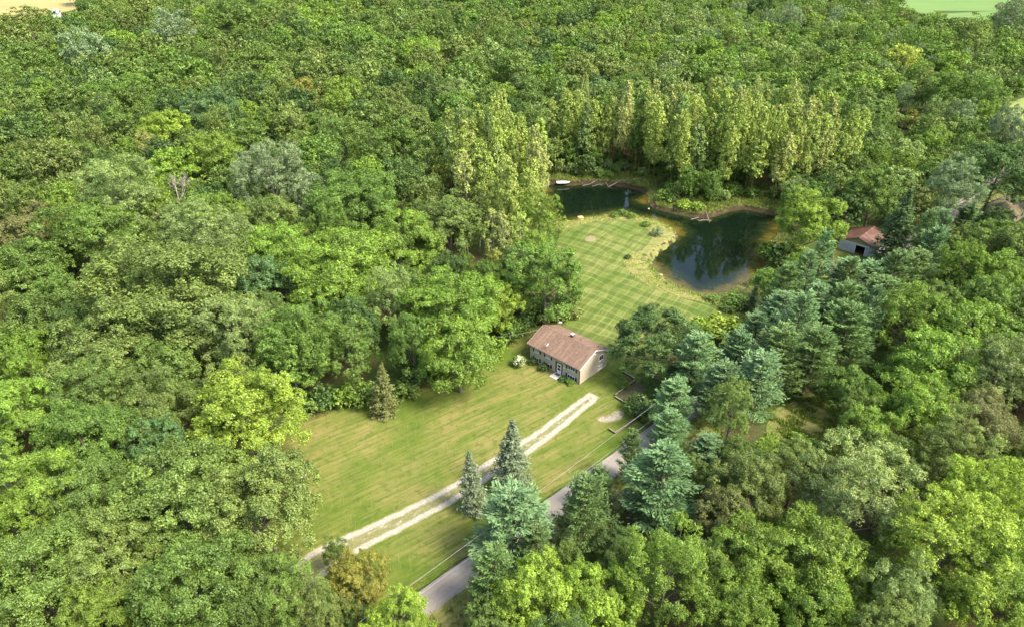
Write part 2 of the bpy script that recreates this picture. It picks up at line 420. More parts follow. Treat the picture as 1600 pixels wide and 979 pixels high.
k = np.ones(5) / 5
dline[2:-2] = np.stack([np.convolve(dline[:, i], k, 'valid') for i in (0, 1)], 1)
sheet('gravel_driveway', ribbon(dline, np.interp(sN, dd, dw)), M['gravel_drive'], .075, .6, .14, seed=8)
sheet('gravel_patch', smooth_poly(poly_at([(929,655),(940,650),(953,649),(962,641),(975,643),(976,652),(962,658),(945,662)]), 2), M['gravel_patch'], .075, .4, .12, seed=9)
simple('bare_soil', (.20, .165, .085), .95, .35, 1.5)
sheet('dirt_patch', smooth_poly(poly_at([(913,376),(920,374),(930,376),(932,381),(922,384),(914,381)]), 2), M['bare_soil'], .075, .5, .2, seed=10)
sheet('dirt_ring', smooth_poly(poly_at([(588,646),(600,641),(612,645),(610,652),(598,655),(588,651)]), 2), M['bare_soil'], .07, .4, .2, seed=11)

# pond water: one sheet a little wider than the shoreline, its own depth gives the amber shallows
WX, WY = np.meshgrid(np.arange(POND[:, 0].min() - 3, POND[:, 0].max() + 3, .9), np.arange(POND[:, 1].min() - 3, POND[:, 1].max() + 3, .9))
wd, _, _ = nearest_on(WX, WY, POND); wi = inside(WX.ravel(), WY.ravel(), POND)
wsd = np.where(wi, wd, -wd).reshape(WX.shape)
ny2, nx2 = WX.shape
jj = (np.arange(ny2 - 1)[:, None] * nx2 + np.arange(nx2 - 1)[None, :])
kp = (wsd[:-1, :-1] > -1.3) & (wsd[1:, 1:] > -1.3)
jj = jj[kp]
wme = mesh_np('pond_water', np.stack([WX.ravel(), WY.ravel(), np.full(WX.size, WATER)], 1), np.stack([jj, jj + 1, jj + nx2 + 1, jj + nx2], 1))
vattr(wme, 'depth', wsd + 3.2 * H(WX, WY, True)[2])
bm = bmesh.new(); bm.from_mesh(wme); bmesh.ops.delete(bm, geom=[v for v in bm.verts if not v.link_faces], context='VERTS'); bm.to_mesh(wme); bm.free()
t = NT('pond_water'); co = t.co()
n1 = t.noise(.35, 5, .65, co); n2 = t.noise(2.2, 5, .7, co)
dpt = t.math('ADD', t.attr('depth'), t.math('MULTIPLY_ADD', n1, 7.0, -3.5))
col = t.ramp(t.math('DIVIDE', dpt, 8.0), [(.0, (.105, .074, .016)), (.22, (.055, .048, .009)), (.46, (.011, .018, .006)), (.85, (.0035, .008, .004))])
col = t.mix(t.math('MULTIPLY', t.ramp(n2, [(.58, 0), (.72, .7)]), t.math('SUBTRACT', 1.0, t.math('DIVIDE', dpt, 6.0, 0, True), 0, True)), col, (.20, .15, .035))
M['pond_water'] = t.principled(col, .035, t.bump(t.noise(.9, 3, .55, co), .07, .12), 0, .24)
M['pond_water'].node_tree.nodes['Principled BSDF'].inputs['IOR'].default_value = 1.33
tag(link('pond_water', wme, M['pond_water']), kind='structure')

# far fields beyond the woods
def field(name, px, a, b, ang, sc, dz=.06):
    t = NT(name); co = t.co(); r = t.noise(1.0, 5, .6, t.mapping(-ang, (.02, sc, 1), co)); n = t.noise(.02, 5, .6, co)
    col = t.mix(t.ramp(r, [(.35, 0), (.65, 1)]), a, b); col = t.mix(t.ramp(n, [(.4, 0), (.7, .5)]), col, tuple((p + q) * .6 for p, q in zip(a, b)))
    M[name] = t.principled(col, .95, None, 0, .1)
    P = poly_at(px); v = np.column_stack([P, np.full(len(P), dz)])
    mb = MB(); mb.add(v, [tuple(range(len(v)))]); o = mb.build(name, M[name])
    if o.data.polygons[0].normal.z < 0: o.data.flip_normals()
    tag(o, kind='structure'); return P
TAN = field('tan_field', [(-250,60),(0,40),(60,26),(118,16),(124,-6),(200,3),(300,2),(420,-40),(-400,-55)], (.24, .20, .075), (.30, .255, .10), .2, .25)
GREEN = field('green_field', [(1405,22),(1446,22),(1483,30),(1524,33),(1556,36),(1568,14),(1600,6),(1900,6),(1800,-60),(1380,-45),(1395,0)], (.095, .165, .045), (.125, .19, .055), .35, .3)
MEADOW = field('meadow', [(1572,196),(1566,178),(1578,160),(1610,150),(1800,140),(1720,225),(1600,212)], (.15, .20, .052), (.21, .23, .075), .1, .4)

# ------------------------------------------------------------------ trees
def unit(a): return a / (np.linalg.norm(a, axis=-1, keepdims=True) + 1e-9)
def cards(rng, c, ax, nm, ln, wd, fold=.18):
    """leaf sprays: kite-shaped folded blades along ax, facing nm"""
    side = unit(np.cross(ax, nm)); nm = unit(np.cross(side, ax))
    ln = ln[:, None]; wd = wd[:, None]
    base = c - ax * ln * .5; tip = c + ax * ln * .5 - nm * ln * fold
    l = c + side * wd * .5 + ax * ln * .05 + nm * wd * .12; r = c - side * wd * .5 - ax * ln * .05 + nm * wd * .12
    return np.stack([base, r, tip, l], 1).reshape(-1, 3)
def crown_mesh(name, V, leaf, mat, limbs=None):
    n = len(V) // 4
    F = np.arange(n * 4, dtype=np.int32).reshape(-1, 4)
    me = mesh_np(name, V, F)
    a = me.attributes.new('leaf', 'FLOAT', 'FACE'); a.data.foreach_set('value', np.asarray(leaf, np.float32))
    me.materials.append(M[mat])
    return me
def fib(n, rng, zlo=-.55):
    i = np.arange(n) + .5
    z = zlo + (1 - zlo) * (1 - i / n); ph = i * 2.399963 + rng.uniform(0, 6.28)
    r = np.sqrt(np.maximum(0, 1 - z * z))
    return unit(np.stack([r * np.cos(ph), r * np.sin(ph), z], 1) + rng.normal(0, .13, (n, 3)))

def lobes_to_cards(rng, lc, lr, centre, ncard, leaf, aspect, droop=0.0, upw=.35, squash=.8, rough=.75, fill=.25, tuft=.17):
    """leaf sprays on the upper and outer skin of every lobe, a few inside it"""
    k = np.maximum(8, (ncard * lr ** 2 / (lr ** 2).sum())).astype(int)
    li = np.repeat(np.arange(len(lc)), k); n = len(li)
    out = unit(lc - centre + 1e-6)[li]
    # twigs: every lobe carries a score of leafy tufts, the leaves sit in those tufts and leave dark gaps between
    nt_ = 22; td = unit(rng.normal(0, 1, (len(lc), nt_, 3)) + unit(lc - centre + 1e-6)[:, None, :] * .75 + np.array([0, 0, .35]))
    tr_ = lr[:, None] * np.where(rng.random((len(lc), nt_)) < fill, rng.uniform(.3, .8, (len(lc), nt_)), rng.uniform(.78, 1.17, (len(lc), nt_)))
    ti = rng.integers(0, nt_, n); d = td[li, ti]
    tuft_v = rng.random((len(lc), nt_))[li, ti]
    g = rng.normal(0, 1, (n, 3)); gl = np.linalg.norm(g, axis=1, keepdims=True); g = g / gl * np.minimum(gl, 1.7)
    p = lc[li] + d * tr_[li, ti][:, None] * np.array([1, 1, squash]) + g * (lr[li] * tuft)[:, None]
    d = unit(d + g * .45)
    nm = unit(d * .7 + np.array([0, 0, upw]) + rng.normal(0, rough * .6, (n, 3)))
    ax = unit(np.cross(nm, rng.normal(0, 1, (n, 3)))) + np.array([0, 0, -droop]) + d * .25
    ax = unit(ax)
    ln = leaf * rng.uniform(.65, 1.4, n); wd = ln * aspect * rng.uniform(.8, 1.25, n)
    lobe_v = rng.uniform(0, 1, len(lc))
    leafv = np.clip(.30 * lobe_v[li] + .25 * tuft_v + .45 * rng.random(n), 0, 1)
    return cards(rng, p, ax, nm, ln, wd), leafv

def limb_mesh(name, rng, H0, targets, r0, top, mat, lean=.25, forks=True):
    mb = MB()
    sway = [Vector((rng.normal(0, lean), rng.normal(0, lean), 0)) for _ in range(3)]
    tp = [Vector((0, 0, -.4)), Vector((0, 0, .25)), sway[0] * .4 + Vector((0, 0, top * .35)), sway[1] * .8 + Vector((0, 0, top * .7)), sway[1] + sway[2] * .7 + Vector((0, 0, top))]
    mb.tube(tp, [r0 * 1.5, r0 * 1.05, r0 * .8, r0 * .5, r0 * .16], 7)
    for q in targets:
        q = Vector(q); zf = min(max((q.z - .9 * math.hypot(q.x, q.y)) / top, .28), .9)
        i = min(int(zf * 3), 2); a = tp[1].lerp(tp[4], zf)
        a = tp[i + 1].lerp(tp[i + 2], min(1, max(0, (zf - (0.0, .35, .7)[i]) / .35)))
        m = a.lerp(q, .5) + Vector((rng.normal(0, .25), rng.normal(0, .25), .35))
        rr = r0 * (.42 - .25 * zf)
        mb.tube([a, m, q], [rr, rr * .6, rr * .2], 5, False)
        if forks:
            for _ in range(2):
                e = m + Vector((rng.normal(0, 1), rng.normal(0, 1), abs(rng.normal(.9, .5)))); mb.tube([m, e], [rr * .45, rr * .12], 4, False)
    me = mb.mesh(name, True); me.materials.append(M[mat]); return me

def make_round(seed, D, H0, zlow, nl, lr, lod, leaf, ncard, aspect=.6, uneven=.22, droop=0.0, upw=.35, squash=.8, zlo=-.5, bark='bark_grey', flat=1.0):
    rng = np.random.default_rng(seed)
    hc = (H0 - zlow) / 2; cz = zlow + hc * .92
    cen = np.array([0, 0, cz - hc * .25])
    d = fib(nl, rng, zlo)
    ph = rng.uniform(0, 6.28, 6)
    bump = 1 + uneven * (np.sin(3 * np.arctan2(d[:, 1], d[:, 0]) + ph[0]) * .5 + np.sin(2 * d[:, 2] * 3 + ph[1]) * .35 + np.sin(5 * d[:, 0] + ph[2]) * .4) + rng.normal(0, uneven * .35, nl)
    rr = rng.uniform(lr[0], lr[1], nl)
    ex = np.array([D / 2 - lr[1] * .75, D / 2 - lr[1] * .75, (hc - lr[1] * .6) * flat])
    lc = np.array([0, 0, cz]) + d * ex * np.clip(bump, .55, 1.25)[:, None]
    ni = nl // 4                                              # inner lobes that close the crown
    di = fib(ni, rng, -.2); li = np.array([0, 0, cz]) + di * ex * rng.uniform(.4, .7, ni)[:, None]
    LC = np.concatenate([lc, li]); LR = np.concatenate([rr, rng.uniform(lr[0], lr[1], ni) * .9])
    n = int(ncard * (3.9 if lod < 0 else 2.1 if lod == 0 else .55 if lod == 1 else .19))
    lf = leaf * (.52 if lod < 0 else .69 if lod == 0 else 1.3 if lod == 1 else 2.1)
    V, lv = lobes_to_cards(rng, LC, LR, cen, n, lf, aspect, droop, upw, squash)
    tg = lc[rng.permutation(nl)[:14 if lod <= 0 else 7]]
    return V, lv, (H0, tg, .020 * D + .06, H0 * .72, bark)

def make_poplar(seed, D, H0, lod, sparse=1.0, leaf=.32, n=8200):
    rng = np.random.default_rng(seed); k = 58
    tt = np.sort(rng.uniform(.35, 1.0, k)); prof = (np.sin(np.clip((tt - .22) / .8, 0, 1) * math.pi) ** .6) * .9 + .12
    a = np.arange(k) * 2.4 + rng.normal(0, .4, k)
    rad = D / 2 * prof * rng.uniform(.35, .95, k)
    lc = np.stack([rad * np.cos(a), rad * np.sin(a), tt * (H0 - .6)], 1); lr = rng.uniform(.55, 1.15, k) * D / 5 * (1.15 - .5 * tt)
    V, lv = lobes_to_cards(rng, lc, lr, np.array([0, 0, H0 * .5]), int(n * sparse * (1, .5, .3)[lod]), leaf * (1, 1.4, 1.9)[lod], .72, .05, .3, 1.12, .9, .3)
    return V, lv, (H0, lc[::2] if lod == 0 else lc[::5], .17, H0 * .96, 'bark_pale')

def conifer(seed, D, H0, lod, kind):
    rng = np.random.default_rng(seed)
    C_, A_, N_, L_, W_, LV = [], [], [], [], [], []
    br = []
    z = H0 * (.14 if kind == 'pine' else .05)
    step = (.95 if kind == 'pine' else .52) * H0 / 16
    dens = (1.0, .5, .28)[lod]; ls = (1.0, 1.42, 1.9)[lod]
    while z < H0 * .985:
        t = z / H0
        nb = int(rng.integers(5, 8)) if kind == 'pine' else int(rng.integers(7, 10))
        if kind == 'pine': Lb = D / 2 * max(.04, 1.02 - t) ** .34 * min(1, .68 + t * 1.3)
        else: Lb = D / 2 * (1.0 - t) ** .82 * min(1, .75 + t * 3)
        a0 = rng.uniform(0, 6.28); wh = rng.uniform(.8, 1.14)
        for b in range(nb):
            a = a0 + b * 6.283 / nb + rng.normal(0, .22); L = max(.25, Lb * wh * rng.uniform(.62, 1.18))
            if kind == 'pine': el = math.radians(rng.normal(6 + 38 * t, 10))
            else: el = math.radians(rng.normal(-16 + 42 * t, 6))
            dirh = np.array([math.cos(a), math.sin(a), 0.0])
            o = np.array([0, 0, z + rng.normal(0, step * .25)])
            m = max(5, int((112 if kind == 'pine' else 52) * dens * (L / (D / 2)) ** 1.15 * (1.3 if kind == 'pine' else 1)))
            s = rng.uniform(.18, 1.0, m) ** .75
            curve = (.22 * s ** 2 if kind == 'pine' else .20 * s ** 3 - .06 * s) * L
            lat = rng.normal(0, 1, m) * .19 * L * (1 - .45 * s) ** 1 * np.minimum(1, s * 2)
            sdir = np.array([-dirh[1], dirh[0], 0])
            p = o + np.outer(s * L * math.cos(el), dirh) + np.outer(lat, sdir) + np.outer(s * L * math.sin(el) + curve, [0, 0, 1]) + rng.normal(0, .10, (m, 3))
            if kind == 'pine':
                ax = unit(dirh * .8 + np.outer(np.sign(lat) * .45, sdir) + np.array([0, 0, .55]) + rng.normal(0, .33, (m, 3)))
                nm = unit(np.array([0, 0, 1.0]) - dirh * .3 + rng.normal(0, .6, (m, 3))); ln = rng.uniform(.30, .62, m) * ls; w = ln * .32
            else:
                ax = unit(dirh * .8 + np.outer(np.sign(lat) * .7, sdir) + np.array([0, 0, -.30 + .5 * t]) + rng.normal(0, .25, (m, 3)))
                nm = unit(np.array([0, 0, 1.0]) + rng.normal(0, .45, (m, 3))); ln = rng.uniform(.26, .5, m) * ls; w = ln * .42
            C_.append(p); A_.append(ax); N_.append(nm); L_.append(ln); W_.append(w)
            bv = rng.random(); LV.append(np.clip(.35 * bv + .35 * rng.random(m) + .3 * s, 0, 1))
            if lod < 2 and rng.random() < (.8 if lod == 0 else .3): br.append((o, o + dirh * L * .8 * math.cos(el) + np.array([0, 0, L * .8 * math.sin(el) + .1])))
        z += step * rng.uniform(.8, 1.2) * (1.1 - .35 * t)
    # leader
    m = 14; C_.append(np.stack([rng.normal(0, .08, m), rng.normal(0, .08, m), H0 - rng.uniform(0, 1.2, m)], 1))
    A_.append(unit(np.array([0, 0, 1.0]) + rng.normal(0, .35, (m, 3)))); N_.append(unit(rng.normal(0, 1, (m, 3)))); L_.append(rng.uniform(.3, .6, m) * ls); W_.append(L_[-1] * .35); LV.append(rng.uniform(.5, 1, m))
    c = np.concatenate(C_); V = cards(rng, c, np.concatenate(A_), np.concatenate(N_), np.concatenate(L_), np.concatenate(W_), .1)
    return V, np.concatenate(LV), (H0, br, .017 * H0 + .02, H0 * .97, 'bark_brown')

def make_dead(seed, H0, D, mat='dead_wood'):
    rng = np.random.default_rng(seed); mb = MB()
    def grow(p, d, L, r, lv):
        q = p + d * L * .5 + Vector((rng.normal(0, .06), rng.normal(0, .06), 0)) * L; e = q + (d + Vector((rng.normal(0, .12), rng.normal(0, .12), .08))).normalized() * L * .5
        mb.tube([p, q, e], [r, r * .78, r * .55], 5, False)
        if lv == 0: return
        for k in range(3 if lv > 1 else 4):
            nd = (d + Vector((rng.normal(0, .5), rng.normal(0, .5), rng.normal(.12, .25)))).normalized()
            grow(p.lerp(e, rng.uniform(.55, 1)), nd, L * rng.uniform(.5, .75), r * .5, lv - 1)
    grow(Vector((0, 0, -.3)), Vector((0, 0, 1)), H0 * .42, .02 * H0, 4)
    me = mb.mesh('dead_tree', True); me.materials.append(M[mat]); return me

# every kind: builder, natural width, height and where the middle of the crown sits
KIND = {
    'oak':    dict(D=12.5, H=15.5, c=.60, n=7, mk=lambda s, l: make_round(100 + s, 12.5, 15.5, 3.0, 66, (.85, 1.75), l, .37, 15500, .62, .25)),
    'maple':  dict(D=10.5, H=14.5, c=.58, n=5, mk=lambda s, l: make_round(200 + s, 10.5, 14.5, 2.4, 70, (.75, 1.2), l, .33, 13500, .7, .24, 0, .3, .85)),
    'walnut': dict(D=12.5, H=15.0, c=.60, n=3, mk=lambda s, l: make_round(300 + s, 12.5, 15.0, 2.5, 46, (1.1, 1.9), l, .52, 12500, .36, .34, .45, .45, .58)),
    'ash':    dict(D=9.5, H=15.5, c=.58, n=5, mk=lambda s, l: make_round(400 + s, 9.5, 15.5, 2.6, 60, (.65, 1.15), l, .34, 11500, .42, .30, -.35, .2, 1.15)),
    'silver': dict(D=9.0, H=15.0, c=.55, n=2, mk=lambda s, l: make_round(500 + s, 9.0, 15.0, 1.8, 80, (.55, 1.0), l, .40, 11500, .30, .2, -1.1, .1, 1.5)),
    'poplar': dict(D=5.6, H=21.0, c=.62, n=5, mk=lambda s, l: make_poplar(600 + s, 5.6, 21.0, l, (1.0, .85, 1.1, .65, .95)[s])),
    'pine':   dict(D=8.5, H=15.5, c=.56, n=5, mk=lambda s, l: conifer(700 + s, 8.5, 15.5, l, 'pine')),
    'spruce': dict(D=6.0, H=12.5, c=.45, n=3, mk=lambda s, l: conifer(800 + s, 6.0, 12.5, l, 'spruce')),
    'shrub':  dict(D=3.2, H=2.4, c=.5, n=3, mk=lambda s, l: make_round(900 + s, 3.2, 2.4, -.25, 20, (.38, .66), l, .22, 1700, .6, .25, 0, .3, .9, -.15, 'bark_brown')),
}
NEEDLE = {'pine', 'spruce'}
_cm, _tm, _jm = {}, {}, {}
def tree_meshes(kind, s, lod):
    k = (kind, s, lod)
    if k not in _cm:
        V, lv, (H0, tg, r0, top, bark) = KIND[kind]['mk'](s, lod)
        _cm[k] = crown_mesh('crown', V, lv, 'needle' if kind in NEEDLE else 'leaf')
        rng = np.random.default_rng(s + 17)
        if kind in NEEDLE:
            mb = MB(); mb.tube([(0, 0, -.4), (0, 0, .3), (0, 0, H0 * .5), (0, 0, top)], [r0 * 1.3, r0, r0 * .6, .03], 7)
            for a, b in tg: mb.tube([a, b], [.05, .015], 3, False)
            me = mb.mesh('trunk', True); me.materials.append(M[bark]); _tm[k] = me
        elif kind == 'shrub':
            mb = MB(); r2 = np.random.default_rng(s)
            for q in tg: mb.tube([(r2.normal(0, .1), r2.normal(0, .1), -.2), Vector(q) * .6 + Vector((0, 0, .2)), q], [.05, .035, .012], 4, False)
            me = mb.mesh('stem', True); me.materials.append(M[bark]); _tm[k] = me
        else: _tm[k] = limb_mesh('trunk', rng, H0, tg, r0, top, bark, .12 if kind == 'poplar' else .25, lod <= 0 and kind != 'poplar')
    return _cm[k], _tm[k]
def joint_mesh(kind, s, lod):
    """trunk and crown as one mesh, for trees too small in the photo to show their parts"""
    k = (kind, s, lod)
    if k not in _jm:
        c, t_ = tree_meshes(kind, s, lod)
        bm = bmesh.new(); bm.from_mesh(c); n = len(bm.faces); bm.from_mesh(t_); bm.faces.ensure_lookup_table()
        for f in bm.faces[n:]: f.material_index = 1
        me = bpy.data.meshes.new(kind); bm.to_mesh(me); bm.free()
        me.materials.clear(); me.materials.append(c.materials[0]); me.materials.append(t_.materials[0])
        _jm[k] = me
    return _jm[k]

TINT = dict(oak=(.124,.194,.040), dark=(.078,.136,.034), olive=(.144,.200,.046), green=(.122,.204,.036), bright=(.164,.260,.036), lime=(.218,.320,.038),
            yellow=(.30,.36,.060), pale=(.190,.265,.078), blue=(.098,.178,.058), teal=(.140,.232,.092), silver=(.190,.260,.125), aspen=(.275,.350,.075),
            straw=(.32,.36,.11), sprucegrey=(.155,.190,.108), sprucedark=(.070,.115,.040), rust=(.195,.205,.034), tan=(.23,.27,.075), pinegreen=(.112,.180,.052), brown=(.160,.180,.058))
NAME = dict(oak='oak_tree', maple='maple_tree', walnut='walnut_tree', ash='ash_tree', silver='silver_tree', poplar='poplar_tree', pine='pine_tree', spruce='spruce_tree', shrub='shrub')
CAT = dict(oak='oak tree', maple='maple tree', walnut='walnut tree', ash='ash tree', silver='silver tree', poplar='poplar tree', pine='pine tree', spruce='spruce tree', shrub='shrub')
PLACED = []                                                   # (x, y, radius, height) of every tree
rngT = np.random.default_rng(5)
def add_tree(kind, x, y, D, Ht, tint, label, group=None, lod=None, parts=True, rng=rngT, z=None, var=None):
    K = KIND[kind]; s = int(rng.integers(K['n'])) if var is None else var
    d = depth_of(x, y, Ht * .5)
    if lod is None: lod = (-1 if kind not in NEEDLE and kind != 'poplar' else 0) if d < 112 else 0 if d < 175 else (1 if d < 290 else 2)
    big_ = D / K['D']
    if big_ > 1.3 and kind not in NEEDLE and kind != 'poplar': lod = min(lod, (-1 if d < 200 else 0 if d < 300 else 1))
    if kind == 'shrub': lod = 0 if d < 110 else 1
    jit = rng.uniform(.86, 1.12) * rng.uniform(.965, 1.035, 3); col = tuple(float(c * j) for c, j in zip(tint, jit))
    zz = Hs(x, y) if z is None else z
    sc = (D / K['D'], D / K['D'] * rng.uniform(.94, 1.06), Ht / K['H'])
    rot = rng.uniform(0, 6.283); ln_ = .055 if kind == 'poplar' else .03
    tilt = (rng.normal(0, ln_), rng.normal(0, ln_))
    if parts:
        e = empty(NAME[kind], (x, y, zz), label, CAT[kind], group, rot); e.scale = sc; e.rotation_euler = (*tilt, rot)
        c, t_ = tree_meshes(kind, s, lod)
        oc = link('crown' if kind != 'shrub' else 'foliage', c, None, e); oc.color = (*col, 1)
        link('trunk' if kind != 'shrub' else 'stem', t_, None, e)
    else:
        e = link(NAME[kind], joint_mesh(kind, s, lod)); e.location = (x, y, zz); e.rotation_euler = (*tilt, rot); e.scale = sc; e.color = (*col, 1)
        tag(e, label, CAT[kind], group)
    PLACED.append((x, y, D / 2, Ht))
    return e
def solve(kind, u, v, w, h=None):
    """a tree whose crown is seen centred on photo pixel (u, v), w wide and h high -> ground position, width and height"""
    K = KIND[kind]; hc = K['c'] * K['H']; base = 0.0
    for _ in range(8):
        p = at(u, v, hc); dep = depth_of(p[0], p[1], hc); ppm = FPX / dep; D = w / ppm
        el = math.atan2(CAMH - hc, p[1]); s = D / K['D']
        if h is None: Ht = K['H'] * s ** .62
        else: Ht = max(h / (ppm * math.cos(el)) - (D * .5 * math.tan(el) if kind not in ('spruce', 'poplar', 'pine') else D * .28 * math.tan(el)), K['H'] * s * .45) * (1.0 if kind in NEEDLE or kind == 'shrub' else 1.2)
        Ht = min(Ht, 26); hc = K['c'] * Ht
    return p[0], p[1], D, Ht
LAND = []
def hand(kind, tint, u, v, w, label, h=None, group=None, lm=None, var=None):
    x, y, D, Ht = solve(kind, u, v, w, h)
    e = add_tree(kind, x, y, D, Ht, TINT[tint], label, group, var=var)
    if lm: LAND.append((lm, x, y, D / 2))
    return e

# ------------------------------------------------------------------ the trees one can tell apart, each where the photo has it
h = hand
# lower left wood
h('oak','olive',412,788,185,'very large olive oak overhanging the left edge of the front lawn above the gravel mouth',lm='the largest lawn-edge oak')
h('oak','oak',285,775,190,'broad mid-green oak against the left side of the largest lawn-edge oak',var=1)
h('maple','lime',385,650,165,'bright yellow-green maple at the upper left corner of the front lawn',lm='the bright yellow-green lawn-corner maple',var=0)
h('maple','bright',30,650,120,'bright green tree cut by the left photo edge below the middle')
h('oak','green',140,695,150,'mid-green rounded oak two crowns left of the bright yellow-green lawn-corner maple')
h('oak','olive',235,640,120,'olive oak between the left edge wood and the bright yellow-green lawn-corner maple')
h('maple','blue',250,690,85,'small bluish maple in the gap below the bright yellow-green lawn-corner maple')
h('ash','bright',45,790,150,'bright green ash with feathery crown by the left photo edge near the bottom',lm='the bright ash low on the left edge')
h('oak','oak',140,790,130,'mid-green oak beside the bright ash low on the left edge')
h('oak','oak',55,905,170,'large oak filling the bottom left corner of the photo',lm='the bottom left corner oak')
h('oak','olive',170,880,150,'olive oak right of the bottom left corner oak')
h('maple','bright',165,965,110,'yellowish maple on the bottom edge right of the bottom left corner oak')
h('oak','green',305,920,190,'large green oak on the bottom edge left of the gravel drive mouth',lm='the bottom edge oak by the drive mouth')
h('oak','oak',398,928,130,'oak with ragged crown hiding the near side of the gravel drive mouth')
h('ash','olive',495,960,85,'low brown-tipped ash on the bottom edge below the gravel drive mouth')
h('ash','green',450,945,112,'leafy green ash on the bottom edge covering the end of the gravel drive')
h('maple','rust',562,905,92,'small maple turning orange and yellow beside the gravel drive mouth',100,lm='the orange and yellow maple')
h('ash','green',526,868,42,'thin green sapling leaning over the gravel drive next to the orange and yellow maple',60)
h('maple','dark',545,950,62,'dark green sapling beneath the orange and yellow maple',70)
h('walnut','lime',622,975,110,'lime green walnut on the bottom edge at the near end of the road')
# middle left wood
h('oak','olive',260,460,235,'huge spreading olive oak with bare inner limbs in the middle of the left wood',lm='the huge olive oak of the left wood',var=2)
h('ash','pale',320,390,140,'pale grey-green ash behind the huge olive oak of the left wood')
h('walnut','green',140,362,145,'broad fresh-green walnut on the left wood slope below the pale yellow crown',lm='the broad walnut at far left')
h('ash','pale',185,318,130,'pale yellow rounded ash above the broad walnut at far left',lm='the pale yellow ash at far left')
h('maple','bright',345,350,98,'round bright green maple below the silvery poplar pair in the left wood',lm='the round bright maple')
h('walnut','bright',434,398,122,'bright walnut right of the round bright maple')
h('oak','oak',70,510,120,'mid-green oak at the left edge level with the huge olive oak')
h('oak','green',32,430,115,'fresh-green oak touching the left photo edge at mid height')
h('maple','bright',42,550,85,'small bright maple near the left photo edge under the mid-green oak')
h('oak','olive',156,558,140,'olive oak below and left of the huge olive oak of the left wood',var=3)
h('oak','blue',270,525,92,'bluish oak tucked under the right front of the huge olive oak')
h('ash','pale',368,525,112,'pale green ash right of the bluish oak under the huge olive oak')
h('oak','oak',257,580,100,'mid-green oak below the bluish oak of the left wood')
h('ash','green',451,555,110,'tall green ash at the lawn end of the left wood')
h('oak','oak',149,618,125,'oak with dense dark crown in the lower left wood above the mid-green rounded oak')
h('oak','brown',40,370,80,'brownish oak on the left photo edge beside the broad walnut')
h('oak','brown',70,345,60,'small brownish oak between the left photo edge and the broad walnut')
# woods between the left wood and the house
h('walnut','bright',542,418,165,'broad bright walnut, the middle one of the walnuts above the front lawn',lm='the broad bright walnut above the lawn')
h('walnut','bright',522,462,120,'bright walnut in front of the broad bright walnut above the lawn')
h('walnut','bright',632,378,128,'bright walnut behind and right of the broad bright walnut above the lawn')
h('walnut','green',556,312,130,'large green walnut behind the walnuts above the lawn and right of the silvery trees',lm='the rear green walnut')
h('walnut','bright',705,482,150,'large bright walnut nearest the house on the upper lawn edge',lm='the bright walnut nearest the house')
h('walnut','lime',780,470,82,'small lime walnut between the bright walnut nearest the house and the big dark green maple')
h('walnut','bright',716,545,120,'low walnut branches hanging over the upper lawn edge left of the house')
h('ash','pale',611,475,72,'slender pale ash standing between two walnuts above the lawn',125,lm='the slender pale ash')
h('ash','green',480,535,112,'green ash on the lawn edge left of the lawn spruce, standing behind the shrubs')
h('ash','green',545,548,82,'leafy ash directly behind the brownish spruce on the lawn')
h('ash','green',645,540,82,'leafy ash on the upper lawn edge right of the brownish lawn spruce')
h('maple','olive',702,355,108,'olive maple left of the pale bare-stemmed poplars',lm='the olive maple by the poplars')
h('maple','green',853,438,120,'big dark green maple behind the house at the edge of the mown back lawn',135,lm='the big maple behind the house')
h('shrub','tan',900,488,24,'small brownish shrub at the foot of the big maple behind the house')
h('ash','bright',838,345,72,'bright green ash between the poplars and the pond left shore',95)
h('maple','green',815,312,55,'small dark green maple among the poplars left of the pond')
h('maple','dark',700,430,60,'dark bluish maple in the hollow behind the bright walnut nearest the house')
h('silver','silver',425,282,112,'large silvery green tree with upswept foliage in the left wood',128,lm='the large silvery tree')
h('silver','silver',490,314,62,'narrow pale silver tree right of the large silvery tree',90,lm='the narrow pale silver tree')
h('oak','blue',326,178,88,'round bluish green oak standing out in the upper left wood',lm='the round bluish oak')
h('oak','blue',372,210,32,'small bluish oak at the lower right of the round bluish oak')
h('maple','lime',262,205,72,'yellow-green maple below and left of the round bluish oak',lm='the yellow-green maple below the bluish oak')
h('walnut','bright',336,242,85,'bright walnut below the round bluish oak')
h('walnut','bright',272,262,80,'bright walnut behind the grey dead tree in the left wood')
h('ash','straw',235,232,34,'narrow straw-coloured tree beside the yellow-green maple below the bluish oak',58)
h('oak','rust',470,152,62,'rust-tinged oak right of the round bluish oak in the upper wood',lm='the rust-tinged oak')
h('maple','yellow',688,272,26,'narrow yellow maple left of the poplar stand',62,lm='the narrow yellow maple')
h('ash','olive',45,45,85,'olive ash at the near edge of the tan field, far top left',lm='the olive ash at the tan field')
h('silver','silver',133,82,70,'grey-green tree with fine foliage in the top left wood below the tan field',lm='the grey-green top left tree')
h('oak','dark',168,82,55,'dark oak touching the grey-green tree in the top left wood')
h('ash','silver',268,48,62,'silvery streaked ash in the top left wood')
h('oak','oak',365,30,75,'mid-green oak near the top edge left of centre')
